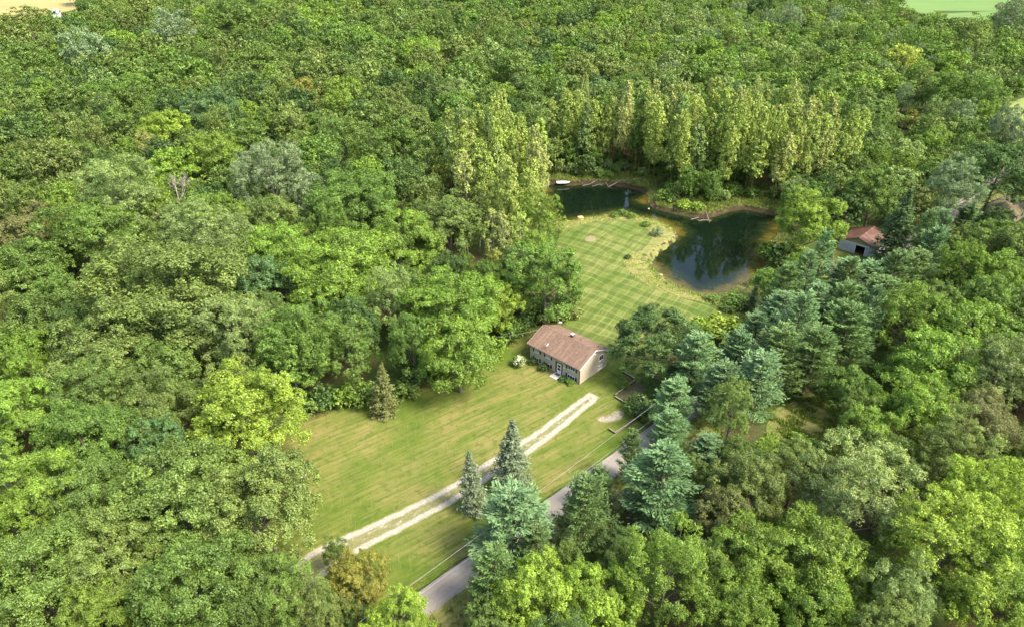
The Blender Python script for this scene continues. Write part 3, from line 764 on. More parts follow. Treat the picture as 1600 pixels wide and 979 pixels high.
# poplars
for i, (u, v, w_, hh, tn) in enumerate([(730,285,34,112,'straw'),(717,245,26,75,'aspen'),(754,262,30,105,'aspen'),(773,275,30,105,'aspen'),(799,252,32,100,'yellow'),(826,247,30,100,'aspen'),
                                    (843,265,26,95,'straw'),(795,305,30,85,'aspen'),(730,345,26,75,'yellow'),(773,372,28,95,'straw'),(791,372,28,95,'straw'),(812,365,30,85,'aspen'),
                                    (748,325,30,88,'aspen'),(776,415,20,65,'yellow')]):
    lb = ['pale bare-stemmed poplar at the left front of the poplar stand','short yellow-green poplar at the back left corner of the poplar stand','poplar just right of the pale bare-stemmed poplar','tall pale poplar in the middle of the stand left of the pond',
          'yellowest tall poplar in the stand left of the pond','tall poplar at the back of the stand, left of the pond gap','straw-coloured poplar on the right edge of the stand beside the pond gap','leafy poplar in front of the yellowest tall poplar',
          'golden young poplar at the foot of the pale bare-stemmed poplar','thin straw poplar with white stem behind the big maple','second thin straw poplar with white stem, nearer the big maple','leafy green-yellow poplar beside the big maple behind the house',
          'poplar with pale crown above the golden young poplar','small golden poplar low down left of the big maple behind the house'][i]
    h('poplar', tn, u, v, w_, lb, hh, 'poplars left of the pond', lm='the pale bare-stemmed poplar' if i == 0 else None)
# around the pond and the barn
h('maple','lime',1262,345,98,'round yellow-green maple on the right shore of the pond beside the barn',108,lm='the yellow-green maple by the barn')
h('shrub','dark',1228,402,60,'dark green shrub on the pond shore under the yellow-green maple',48)
h('shrub','bright',1204,388,38,'yellow-tipped shrub leaning over the pond right shore',36)
h('silver','pale',1243,300,44,'pale round willow-like tree behind the right end of the pond',48,lm='the pale willow-like tree')
h('maple','green',1364,308,82,'dark green maple behind the red-roofed barn',lm='the green maple behind the barn')
h('maple','dark',1325,330,50,'deep green maple at the left rear corner of the barn')
h('spruce','sprucedark',1402,362,78,'large dark spruce standing against the right side of the barn',125,lm='the large spruce by the barn')
h('silver','silver',1489,300,84,'spiky grey-green tree behind the large spruce by the barn',lm='the spiky grey-green tree')
h('ash','tan',1440,322,40,'olive-tan ash between the large spruce and the spiky grey-green tree')
h('maple','dark',1560,275,115,'large dark maple on the right photo edge behind the farm roof',lm='the large dark maple at the right edge')
h('silver','silver',1580,205,62,'grey-green tree on the right edge below the pale meadow')
h('spruce','sprucegrey',1296,408,26,'small blue-grey spruce left of the barn front',42)
h('spruce','sprucegrey',1262,430,34,'thin grey half-bare spruce between the pond and the property-line pines',72)
h('spruce','sprucedark',1226,462,44,'dark brown-green spruce near the lower right pond shore',52)
h('spruce','sprucedark',1178,468,32,'small dark spruce at the right end of the back lawn',44,lm='the small dark spruce at the back lawn end')
h('shrub','bright',1206,435,48,'bright green shrubs at the lower right shore of the pond',32)
h('shrub','green',1150,470,40,'green shrub on the pond shore beside the small dark spruce',26)
h('shrub','lime',1135,515,75,'yellow-green thicket behind the dark maple beside the house',52)
h('shrub','rust',1175,505,40,'rust-tinted thicket in front of the small dark spruce',36)
h('shrub','lime',1095,510,42,'lime-green thicket touching the dark maple beside the house',34)
h('maple','dark',1032,533,132,'dense dark green maple standing right of the house',120,lm='the dark maple beside the house',var=1)
h('shrub','dark',1000,632,50,'dark green shrub growing out of the sunken bed beside the timber edging',38)
h('shrub','green',975,600,20,'low green weeds in the sunken bed below the upper timber edging',14)
# the pine belt along the lot line
for u, v, w_, hh, tn, lb in [
    (1322,440,78,66,'teal','blue-green pine in front of the barn'),(1218,495,80,90,'teal','blue-green pine below the small dark spruce'),(1183,520,56,70,'teal','pine at the left head of the pine belt beside the thicket'),
    (1082,570,88,118,'teal','tall blue-green pine against the right side of the dark maple beside the house'),(1128,610,76,105,'teal','blue-green pine in the belt right of the timber edging'),
    (1182,598,84,118,'teal','pale blue-green pine at the widest part of the pine belt'),(1222,566,84,118,'pinegreen','green pine above the small brown clearing'),(1268,560,84,120,'pinegreen','layered green pine directly above the brown clearing'),
    (1318,528,90,120,'pinegreen','olive layered pine in the middle of the pine belt'),(1322,485,80,90,'pinegreen','olive pine behind the layered pines of the belt'),(1368,478,84,105,'pinegreen','green pine below the large spruce by the barn'),
    (1428,430,76,90,'pinegreen','dark green pine right of the large spruce by the barn'),(1360,440,64,70,'teal','small teal pine at the foot of the large spruce'),(1052,632,70,95,'teal','teal pine at the near end of the belt beside the dark shrub'),
    (1272,478,60,80,'teal','teal pine between the thin grey spruce and the lot line'),(1458,372,46,60,'teal','blue-green pine right of the large spruce near the farm house'),(1508,345,44,55,'teal','small blue-green pine left of the farm roof'),
    (1531,358,42,55,'pinegreen','small green pine directly below the farm roof'),(1150,555,66,85,'teal','pine filling the belt behind the pale blue-green pine'),(1400,415,46,56,'pinegreen','small green pine in front of the large spruce')]:
    h('pine', tn, u, v, w_ * 1.2, lb, hh, 'pines along the lot line', lm='the pine above the brown clearing' if 'directly above' in lb else None)
for u, v, w_, hh, tn, lb in [
    (1102,706,68,70,'teal','small round blue-green pine above the large teal pine'),(1035,762,132,140,'teal','large teal pine right of the road, lower centre'),(988,712,50,84,'pinegreen','narrow olive pine on the right verge of the road'),
    (917,792,108,118,'pinegreen','broad olive pine on the road verge in the lower centre'),(940,762,60,75,'pinegreen','olive pine behind the broad olive pine on the road verge'),(805,820,130,138,'teal','large teal pine hiding the road below the two lawn spruces'),
    (768,905,108,115,'pinegreen','dark green pine below the large teal pine that hides the road'),(838,862,78,95,'pinegreen','green pine at the right flank of the large teal pine that hides the road')]:
    h('pine', tn, u, v, w_ * (1.18 if tn == 'teal' else .95), lb, hh, 'pines beside the road', lm=dict([(1035,'the large teal pine right of the road'),(805,'the teal pine hiding the road'),(917,'the broad olive pine')]).get(u))
# trees of the lower right
h('maple','lime',840,930,122,'lime-yellow maple on the bottom edge, left one of a pair',lm='the lime-yellow maple pair')
h('maple','lime',935,938,120,'lime-yellow maple on the bottom edge, right one of a pair')
h('ash','bright',1040,905,150,'feathery bright green ash on the bottom edge right of the lime-yellow maple pair',lm='the feathery bright ash')
h('walnut','bright',1280,868,155,'bright walnut near the bottom edge under the grey-green oak',lm='the bright bottom walnut')
h('walnut','bright',1165,868,125,'bright walnut beside the feathery bright ash')
h('ash','pale',1331,775,170,'large grey-green ash with fine foliage in the lower right wood',190,lm='the large grey-green ash')
h('oak','olive',1170,765,118,'olive oak between the large teal pine and the large grey-green ash')
h('oak','olive',1245,735,92,'olive oak on the left shoulder of the large grey-green ash')
h('shrub','bright',1205,705,70,'bright green thicket below the brown clearing',52)
h('shrub','bright',1262,700,60,'low bright bushes along the near rim of the brown clearing',40)
h('oak','brown',1132,812,88,'brownish olive oak below the large teal pine right of the road')
h('ash','olive',1490,712,120,'olive ash in the lower right wood above the bright broad ash')
h('oak','brown',1525,665,112,'brownish oak in the right wood by the right photo edge',lm='the brownish right-edge oak')
h('walnut','bright',1432,632,122,'layered bright walnut right of the brown clearing',lm='the layered bright walnut')
h('walnut','bright',1458,568,130,'bright green walnut above the layered bright walnut')
h('ash','pale',1560,588,115,'pale green ash on the right edge above the brownish right-edge oak')
h('walnut','bright',1515,520,120,'bright yellow-green walnut in the right wood below the dark gap',lm='the bright right wood walnut')
h('ash','lime',1550,795,150,'lime ash on the right photo edge in the lower right wood')
h('ash','lime',1470,865,180,'bright broad ash in the bottom right wood',lm='the bright broad ash')
h('ash','bright',1565,920,140,'green ash filling the bottom right corner')
h('ash','pale',1410,945,115,'pale ash on the bottom edge left of the bright broad ash')
h('maple','green',1365,915,75,'small green maple in the gap between the bright bottom walnut and the bright broad ash')
h('walnut','bright',1270,950,130,'walnut on the bottom edge below the bright bottom walnut')
h('walnut','bright',1150,955,120,'walnut on the bottom edge right of the feathery bright ash')
h('maple','bright',1355,682,90,'bright bushy maple at the right rim of the brown clearing')
h('shrub','green',1352,622,75,'low dark green thicket right of the brown clearing',44)
h('shrub','green',1300,606,48,'low green thicket at the upper rim of the brown clearing',30)
h('maple','dark',965,850,70,'dark low sapling between the broad olive pine and the lime-yellow maples',60)
h('ash','bright',1420,500,90,'bright ash at the left front of the bright right wood walnut')
h('walnut','bright',1560,430,90,'bright yellow-green walnut below the farm roof on the right edge',lm='the bright walnut below the farm roof')
h('walnut','green',1572,378,72,'green walnut hiding the walls of the farm house on the right edge')
h('maple','dark',1556,352,46,'small dark maple against the left corner of the farm house')
h('walnut','green',1545,372,60,'small green walnut in front of the farm house left corner')
h('pine','teal',1046,676,72,'teal pine beside the road where the road disappears',84,'pines beside the road')
h('ash','bright',1500,420,70,'bright green ash left of the bright walnut below the farm roof')
# far right
h('maple','yellow',1413,92,46,'pale yellow maple in the far right wood',lm='the pale yellow far maple')
h('maple','green',1480,142,62,'round green maple below the pale yellow far maple',lm='the round green far maple')
h('ash','green',1532,150,56,'green ash right of the round green far maple')
h('ash','olive',1512,58,58,'olive ash at the near edge of the green crop field',lm='the olive ash at the crop field')
h('silver','silver',1583,30,58,'silvery tree at the right end of the green crop field')
h('silver','silver',1306,30,30,'small silvery tree near the top edge right of centre')
h('silver','silver',1232,34,42,'silvery tree near the top edge, left one of two')
h('maple','dark',1190,12,42,'very dark tree on the top edge right of centre')
h('shrub','silver',1585,135,45,'silvery bushes at the left rim of the pale meadow',18)
# spruces standing free on the front lawn
def lawn_spruce(u, vb, w_, hh, tint, label, lm):
    p = at(u, vb, 0); dep = depth_of(p[0], p[1], 4); D = w_ / (FPX / dep); el = math.atan2(CAMH, p[1]); Ht = min(np.arange(3, 20, .1), key=lambda q: abs(project(p[0], p[1], q)[1] - (vb - hh)))
    add_tree('spruce', p[0], p[1], D, Ht, TINT[tint], label, 'spruces standing on the front lawn', lod=0, var=len(LAND) % 2); LAND.append((lm, p[0], p[1], D / 2))
lawn_spruce(601, 646, 54, 80, 'brown', 'thin brownish spruce at the upper edge of the front lawn', 'the brownish lawn spruce')
lawn_spruce(798, 763, 76, 106, 'sprucegrey', 'taller blue-grey spruce beside the gravel drive', 'the taller drive spruce')
lawn_spruce(741, 797, 54, 96, 'sprucegrey', 'shorter spruce with bluish top and bare lower branches beside the drive', 'the shorter drive spruce')
# dead trees
def dead(u, vb, Ht, label, seed):
    p = at(u, vb, 0); e = empty('dead_tree', (p[0], p[1], Hs(*p)), label, 'dead tree', 'bare dead trees'); o = link('branches', make_dead(seed, Ht, 5), None, e)
    PLACED.append((p[0], p[1], 2.0, Ht))
dead(287, 352, 19, 'bare grey dead tree among bright walnuts in the left wood', 1)
dead(1443, 172, 17, 'bare pale dead tree in the far right wood beside the round green maple', 2)

# bushes that close the foot of the wood along the upper lawn edge, and round the pond
edge = [(465,636),(488,640),(512,636),(540,632),(568,628),(632,618),(655,604),(680,594),(704,584),(728,574),(752,562),(775,550),(796,536),(812,520)]
words_ = ['leafy','dark','low','rounded','pale','loose','mid-green','dense','bright','broad','ragged','small','tall','spreading']
for i, (u, v) in enumerate(edge):
    p = at(u, v - 4, .8)
    rel = 'left of the brownish lawn spruce' if u < 590 else ('between the brownish lawn spruce and the house' if u < 770 else 'close to the left end of the house')
    add_tree('shrub', p[0], p[1], rngT.uniform(4.2, 6.2), rngT.uniform(3.0, 5.2), TINT[['green','oak','dark','bright'][i % 4]], words_[i] + ' shrub on the upper lawn edge ' + rel, 'shrubs along the upper lawn edge')
for i, (u, v) in enumerate([(1385,190),(1398,184),(1410,190),(1424,183),(1432,191),(1445,187),(1404,196),(1420,198)]):
    p = at(u, v, 1); add_tree('shrub', p[0], p[1], 5 + i % 3, 2.6 + .5 * (i % 4), TINT[['tan','pale','olive','rust'][i % 4]], ['low tan','pale','olive','rusty','small tan','pale spreading','olive rounded','rusty low'][i] + ' scrub bush in the far right scrub patch', 'scrub bushes in the far right wood')
for u, v, w_, hh, tn, lb in [(1026,364,20,16,'silver','round grey-green bush on the point of the mown peninsula'),(981,404,11,9,'dark','tiny dark bush in dry grass beside the mown lawn'),(960,338,16,11,'green','green bush on the pond shore at the tip of the lawn, left of three'),
    (972,335,18,13,'green','taller green bush on the pond shore at the tip of the lawn, middle of three'),(986,339,16,11,'green','green bush on the pond shore at the tip of the lawn, right of three'),(1009,352,18,8,'green','low bush on the shore between the lawn tip and the grey-green bush'),
    (1068,318,26,18,'lime','yellow-green sapling bush on the far bank above the driftwood'),(1040,305,34,22,'green','green thicket on the far bank where the pond narrows'),(1090,322,24,16,'bright','weeping yellow-green bush beside the far bank driftwood'),
    (945,272,30,12,'green','low grassy bush on the far bank of the small pond arm'),(1115,466,26,14,'green','leafy bush on the near shore at the foot of the pond'),(1140,480,30,14,'green','second leafy bush on the near shore, closer to the small dark spruce')]:
    x, y, D, Ht = solve('shrub', u, v, w_, hh)
    add_tree('shrub', x, y, D, Ht, TINT[tn], lb, 'bushes on the pond banks')
for i, (u, v, D, Ht, tn) in enumerate([(800,520,4.5,4,'green'),(822,508,4,3.5,'dark'),(842,503,4.5,4,'oak'),(862,500,4,3.2,'green'),(880,497,3.6,3,'olive'),(896,492,3,2.4,'tan'),(852,488,5,5,'green'),(876,484,5,4.5,'dark'),(828,490,5,5,'oak'),(895,474,4,4,'green')]):
    p = at(u, v, .5)
    add_tree('shrub', p[0], p[1], D, Ht, TINT[tn], ['leafy','dark','mid-green','fresh','olive','low tan','tall','tall dark','broad','bushy'][i] + ' shrub under the big maple behind the house', 'shrubs under the big maple')
LAND = [(a.replace('the yellow-green maple below the bluish oak', 'the small yellow-green maple').replace('the bright yellow-green lawn-corner maple', 'the lawn-corner maple'), b, c, d) for a, b, c, d in LAND]
LAND += [('the left end of the house', *at(822, 545), 3), ('the red-roofed barn', *at(1340, 385), 4), ('the far bank of the pond', *at(1000, 285), 3), ('the tan field', *at(60, 32), 8),
         ('the green crop field', *at(1490, 34), 8), ('the pale meadow', *at(1570, 170), 6), ('the brown clearing', *at(1250, 670), 4), ('the far scrub patch', *at(1420, 188), 4)]
NH = len(PLACED)

# ------------------------------------------------------------------ the rest of the woods
PROT = [FRONT_PX, BACK_PX, POND_PX, [(815,495),(905,495),(965,540),(960,600),(905,612),(815,570)], [(1300,340),(1372,340),(1372,402),(1300,402)], [(1212,640),(1300,632),(1300,700),(1222,695)],
        [(855,275),(1010,282),(1030,312),(1100,322),(1140,312),(1225,320),(1225,345),(855,290)], [(1545,305),(1600,300),(1600,350),(1560,350)], [(1520,300),(1548,300),(1548,340),(1520,345)],
        [(640,950),(740,890),(860,800),(1010,690),(1010,660),(960,690),(620,940)], [(0,0),(118,0),(110,12),(95,18),(0,30)], [(1412,0),(1600,0),(1556,12),(1548,26),(1430,14)], [(1578,172),(1600,165),(1600,200),(1580,198)],
        [(1390,182),(1436,181),(1440,192),(1395,194)]]
FIELDS = [TAN, GREEN, MEADOW]
road_poly = ribbon(road_c, ROAD_W + 2.5)
POPZ = [[(860,268),(1000,278),(1032,308),(1100,322),(1142,312),(1225,318),(1290,300),(1335,272),(1290,236),(1100,218),(960,220),(856,232)], [(690,300),(735,400),(800,415),(850,380),(858,300),(800,262),(720,270)]]
PBB = [(min(q[0] for q in P), max(q[0] for q in P), min(q[1] for q in P), max(q[1] for q in P)) for P in PROT]
def crown_ok(x, y, D, Ht, c):
    a = np.linspace(0, 6.283, 10)[:-1]
    for zz, f in ((Ht * .97, .45), (Ht * .62, .98), (Ht * .35, .8)):
        u, v, _ = project(x + np.cos(a) * D / 2 * f, y + np.sin(a) * D / 2 * f, np.full(9, zz))
        for P, B in zip(PROT, PBB):
            if u.max() < B[0] or u.min() > B[1] or v.max() < B[2] or v.min() > B[3]: continue
            if inside(u, v, P).any(): return False
    u, v, _ = project(x, y, 0.0)
    return not any(inside(np.array([u]), np.array([v]), P)[0] for P in PROT)
rf = np.random.default_rng(11)
cell = 14.0; GRID = {}
def gput(x, y, r): GRID.setdefault((int(x // cell), int(y // cell)), []).append((x, y, r))
for x, y, r, _ in PLACED: gput(x, y, r)
def clear(x, y, r, k):
    cx, cy_ = int(x // cell), int(y // cell)
    for i in (-1, 0, 1):
        for j in (-1, 0, 1):
            for a, b, q in GRID.get((cx + i, cy_ + j), ()):
                if (a - x) ** 2 + (b - y) ** 2 < ((r + q) * k) ** 2: return False
    return True
CAND = []
def try_put(x, y, kind, D, Ht, tint, k):
    if not clear(x, y, D / 2, k): return
    if inside(np.array([x]), np.array([y]), road_poly)[0] or any(inside(np.array([x]), np.array([y]), P)[0] for P in FIELDS): return
    if not crown_ok(x, y, D, Ht, .6): return
    gput(x, y, D / 2); CAND.append((x, y, kind, D, Ht, tint))
def zone_points(px, n, rng):
    P = poly_at(px); lo, hi = P.min(0), P.max(0); out = []
    while len(out) < n:
        q = rng.uniform(lo, hi)
        if inside(q[:1], q[1:], P)[0]: out.append(q)
    return out
# young poplars round the far side of the pond: front rows first, thinner crowns, pale stems
for zi, zn in enumerate(POPZ):
    for x, y in zone_points(zn, 1500 if zi == 0 else 300, rf):
        Dp = rf.uniform(4.2, 6.0)
        if not clear(x, y, Dp / 2, .74): continue
        if inside(np.array([x]), np.array([y]), POND)[0]: continue
        u, v, _ = project(x, y, 0)
        if nearest_on([x], [y], POND)[0][0] < 3.2: continue
        kd = rf.random()
        gput(x, y, Dp / 2)
        if kd < .80: CAND.append((x, y, 'poplar', Dp, (rf.uniform(19, 29) if nearest_on([x], [y], POND)[0][0] < 22 and y > 165 else rf.uniform(16, 26)), ['aspen','aspen','straw','tan','pale','green'][int(rf.choice(6, p=[.40,.24,.10,.10,.10,.06]))]))
        else: CAND.append((x, y, 'silver' if kd > .95 else 'ash', rf.uniform(5, 7), rf.uniform(8, 12), 'pale' if kd > .95 else 'green'))
BELT = [(1050,650),(1095,540),(1160,490),(1290,440),(1385,405),(1450,420),(1420,480),(1350,570),(1235,620),(1120,680)]
for x, y in zone_points(BELT, 900, rf):
    Dp = rf.uniform(7, 10)
    if clear(x, y, Dp / 2, .62) and crown_ok(x, y, Dp * .7, 13, .6) and not inside(np.array([x]), np.array([y]), road_poly)[0]:
        gput(x, y, Dp / 2); CAND.append((x, y, 'pine', Dp, rf.uniform(12, 16), ['teal','pinegreen'][int(rf.integers(2))]))
BANKZ = [(862,274),(1000,281),(1035,311),(1100,322),(1142,312),(1225,318),(1290,300),(1290,268),(1100,270),(1000,248),(862,256)]
nb_ = 0
for x, y in zone_points(BANKZ, 2600, rf):
    if nb_ >= 80: break
    Dp = rf.uniform(3.0, 5.2)
    if inside(np.array([x]), np.array([y]), POND)[0] or nearest_on([x], [y], POND)[0][0] < 2.0 + Dp * .3: continue
    if any((x - a) ** 2 + (y - b) ** 2 < (Dp * .36) ** 2 for a, b, *_ in PLACED[-nb_:] if nb_): continue
    u = project(x, y, 1)[0]; tn = ['green','oak','dark','pale','bright','olive'][int(rf.integers(6))]
    seg = 'behind the small pond arm' if u < 1010 else ('where the pond narrows' if u < 1110 else 'behind the main pond')
    add_tree('shrub', x, y, Dp, rf.uniform(2.2, 4.6), TINT[tn], f'{dict(oak="mid-green", dark="dark green", green="fresh green", bright="bright green", pale="pale green", olive="olive")[tn]} understorey bush below the poplars {seg}', 'bushes under the poplars ' + seg, rng=rf); nb_ += 1
# everything else: a wood with neighbouring trees of like colour
def hsh(x, y, s): return math.sin(x * .021 * s + 1.7 * s) * math.cos(y * .017 * s + .6) + .5 * math.sin((x + y) * .043 + s)
ymax = 640
for it in range(30000):
    y = 20 + (ymax - 20) * rf.random() ** .62
    half = depth_of(0, y, 12) * 800 / FPX + 45
    x = rf.uniform(-half, half)
    f1, f2 = hsh(x, y, 1.0), hsh(x + 50, y - 90, 1.6)
    u, v, dep = project(x, y, 10)
    r = rf.random(); right = u > 1000 and v < 330; low_r = u > 1050 and v > 500
    if low_r: kind = ('ash' if r < .42 else 'walnut' if r < .66 else 'oak' if r < .85 else 'maple')
    elif right: kind = ('ash' if r < .34 else 'maple' if r < .64 else 'oak' if r < .95 else 'silver')
    else: kind = ('oak' if r < .46 + .2 * f1 else 'maple' if r < .72 else 'ash' if r < .9 else 'walnut')
    sc = rf.uniform(.72, 1.12) * (.88 if right else 1) * (1 + .32 * min(1, max(0, (y - 160) / 160)))
    D = KIND[kind]['D'] * sc; Ht = KIND[kind]['H'] * sc ** .5 * rf.uniform(.94, 1.14) * (.85 if right else 1)
    tr = rf.random() + .22 * f2
    if kind == 'walnut': tint = 'bright' if tr > .35 else 'green'
    elif kind == 'silver': tint = 'silver'
    elif kind == 'poplar': tint = 'aspen'
    else:
        base = ['oak','green','olive','dark','oak','olive'] if not (right or low_r) else ['olive','green','bright','pale','oak','green']
        tint = base[int(min(max(tr, 0), .999) * 6)]
        q = rf.random()
        if q < .035: tint = 'pale'
        elif q < .042: tint = 'blue'
        elif q < .085: tint = 'bright'
    try_put(x, y, kind, D, Ht * rf.uniform(.86, 1.12), tint, .82 if y < 170 else .92)
for it in range(5000):                                        # smaller trees into the remaining gaps
    y = 25 + 330 * rf.random() ** .8; half = depth_of(0, y, 12) * 800 / FPX + 10; x = rf.uniform(-half, half)
    kind = ['maple','ash','oak'][int(rf.integers(3))]; sc = rf.uniform(.42, .62)
    try_put(x, y, kind, KIND[kind]['D'] * sc, KIND[kind]['H'] * sc * 1.15, ['green','dark','oak','bright'][int(rf.integers(4))], .72)
CAND.sort(key=lambda c: depth_of(c[0], c[1], 8) / c[3])       # the ones that show largest come first
LIM = dict(oak=270, maple=270, ash=250, walnut=200, poplar=270, silver=60)
TONE = dict(oak='mid-green', dark='dark green', olive='olive', green='fresh green', bright='bright green', lime='lime green', yellow='yellowish', pale='pale green', blue='bluish', silver='silvery', aspen='yellow-green', tan='tan-green', brown='brownish', straw='straw-coloured', teal='blue-green', pinegreen='olive')
used = {}; REST = []
cnt = {k: sum(1 for o in C.objects if o.parent is None and o.get('category') == CAT[k]) for k in KIND}
ORD = ['nearest', 'second nearest', 'third nearest', 'fourth nearest', 'fifth nearest', 'sixth nearest']
LA = np.array([(a[1], a[2], a[3]) for a in LAND])
seen_dir = {}
for x, y, kind, D, Ht, tint in CAND:
    u, v, dep = project(x, y, Ht * .6); m = D * FPX / dep
    vt = project(x, y, Ht)[1]
    outside = u < -m * .45 or u > 1600 + m * .45 or vt > 979 + 5 or v < -m * .6
    if outside and (u < -330 - m or u > 1930 + m or vt > 1300): continue
    if cnt[kind] >= LIM.get(kind, 250) or outside: REST.append((x, y, kind, D, Ht, tint)); continue
    cnt[kind] += 1
    dx, dy = x - LA[:, 0], y - LA[:, 1]; i = int(np.argmin(np.hypot(dx, dy) - LA[:, 2])); dx, dy = dx[i], dy[i]
    ang = math.degrees(math.atan2(dy, dx)) % 360
    rel = ['right of', 'behind and right of', 'behind', 'behind and left of', 'left of', 'front-left of', 'in front of', 'front-right of'][int(((ang + 22.5) % 360) // 45)]
    key = (TONE[tint], kind, rel, LAND[i][0])
    seen_dir.setdefault(key, []).append((math.hypot(dx, dy), x, y, kind, D, Ht, tint))
for (tone, kind, rel, lm), L in seen_dir.items():
    L.sort()
    for j, (_, x, y, kd, D, Ht, tint) in enumerate(L):
        dep = depth_of(x, y, 8); small = D * FPX / dep < 46
        grp = 'poplars round the pond' if kd == 'poplar' else 'pines along the lot line' if kd == 'pine' else NAME[kd].split('_')[0] + ' trees in the woods'
        if len(L) == 1: lb = f'{tone} {kd} {rel} {lm}'
        elif j < 6: lb = f'{tone} {kd} {rel} {lm}, {ORD[j]}'
        else: lb = f'{tone} {kd} farther {rel} {lm}'; grp = f'{tone} {kd} trees farther {rel} {lm}'
        if len(lb.split()) > 16: lb = lb.replace(' nearest', '')
        add_tree(kd, x, y, D, Ht, TINT[tint], lb, grp, parts=not small, rng=rf)
# the farthest, smallest trees: one mass of woodland (each tree an instance of a shared shape)
def woodland(name, rows, label):
    protos = [('oak', 0), ('oak', 1), ('oak', 2), ('maple', 0), ('maple', 1), ('ash', 0), ('ash', 1), ('walnut', 0), ('poplar', 0), ('silver', 0)]
    byk = {}
    for i, (k, s) in enumerate(protos): byk.setdefault(k, []).append(i)
    n = len(rows); me = bpy.data.meshes.new(name); me.vertices.add(n)
    P = np.array([(r[0], r[1], Hs(r[0], r[1])) for r in rows], np.float32); me.vertices.foreach_set('co', P.ravel())
    def A(nm, ty, arr, key):
        a = me.attributes.new(nm, ty, 'POINT'); a.data.foreach_set(key, np.asarray(arr, np.int32 if ty == 'INT' else np.float32).ravel())
    A('which', 'INT', [byk[r[2]][int(rf.integers(len(byk[r[2]])))] for r in rows], 'value')
    A('size', 'FLOAT_VECTOR', [(r[3] / KIND[r[2]]['D'], r[3] / KIND[r[2]]['D'], r[4] / KIND[r[2]]['H']) for r in rows], 'vector')
    A('turn', 'FLOAT_VECTOR', [(0, 0, rf.uniform(0, 6.28)) for r in rows], 'vector')
    A('hue', 'FLOAT_COLOR', [(*[c * j for c, j in zip(TINT[r[5]], rf.uniform(.965, 1.035, 3) * rf.uniform(.9, 1.1))], 1) for r in rows], 'color')
    o = link(name, me); tag(o, label, 'woodland', kind='stuff')
    ng = bpy.data.node_groups.new(name, 'GeometryNodeTree')
    ng.interface.new_socket('Geometry', in_out='INPUT', socket_type='NodeSocketGeometry'); ng.interface.new_socket('Geometry', in_out='OUTPUT', socket_type='NodeSocketGeometry')
    N = ng.nodes.new; Lk = ng.links.new
    gi = N('NodeGroupInput'); go = N('NodeGroupOutput'); inst = N('GeometryNodeInstanceOnPoints'); inst.inputs['Pick Instance'].default_value = True
    g2 = N('GeometryNodeGeometryToInstance')
    # the shapes come from trees of the scene that carry the same mesh
    srcs = {}
    for ob in C.objects:
        if ob.type == 'MESH' and ob.data: srcs.setdefault(ob.data.name, ob)
    for k, s in reversed(protos):
        jm = joint_mesh(k, s, 2); ob = srcs.get(jm.name)
        oi = N('GeometryNodeObjectInfo'); oi.inputs['Object'].default_value = ob if ob is not None else fallback(k, s, srcs); oi.transform_space = 'ORIGINAL'
        oi.inputs['As Instance'].default_value = False
        Lk(oi.outputs['Geometry'], g2.inputs[0])
    def att(nm, ty):
        a = N('GeometryNodeInputNamedAttribute'); a.data_type = ty; a.inputs['Name'].default_value = nm; return a.outputs['Attribute']
    Lk(gi.outputs[0], inst.inputs['Points']); Lk(g2.outputs[0], inst.inputs['Instance'])
    Lk(att('which', 'INT'), inst.inputs['Instance Index']); Lk(att('turn', 'FLOAT_VECTOR'), inst.inputs['Rotation']); Lk(att('size', 'FLOAT_VECTOR'), inst.inputs['Scale'])
    st = N('GeometryNodeStoreNamedAttribute'); st.domain = 'INSTANCE'; st.data_type = 'FLOAT_COLOR'; st.inputs['Name'].default_value = 'color'
    Lk(inst.outputs[0], st.inputs['Geometry']); Lk(att('hue', 'FLOAT_COLOR'), st.inputs['Value'])
    Lk(st.outputs[0], go.inputs[0])
    md = o.modifiers.new('trees', 'NODES'); md.node_group = ng
    return o
def fallback(k, s, srcs):
    for lod in (2, 1, 0):
        for cache in (_jm, _cm):
            m = cache.get((k, s, lod))
            if m is not None and m.name in srcs: return srcs[m.name]
    for kk in (k, 'oak', 'maple'):
        for (a, b, c), m in list(_jm.items()) + list(_cm.items()):
            if a == kk and m.name in srcs: return srcs[m.name]
print('hand', NH, 'individual', cnt, 'rest', len(REST))
woodland('distant_woodland', REST, 'unbroken green woodland stretching to the far fields')

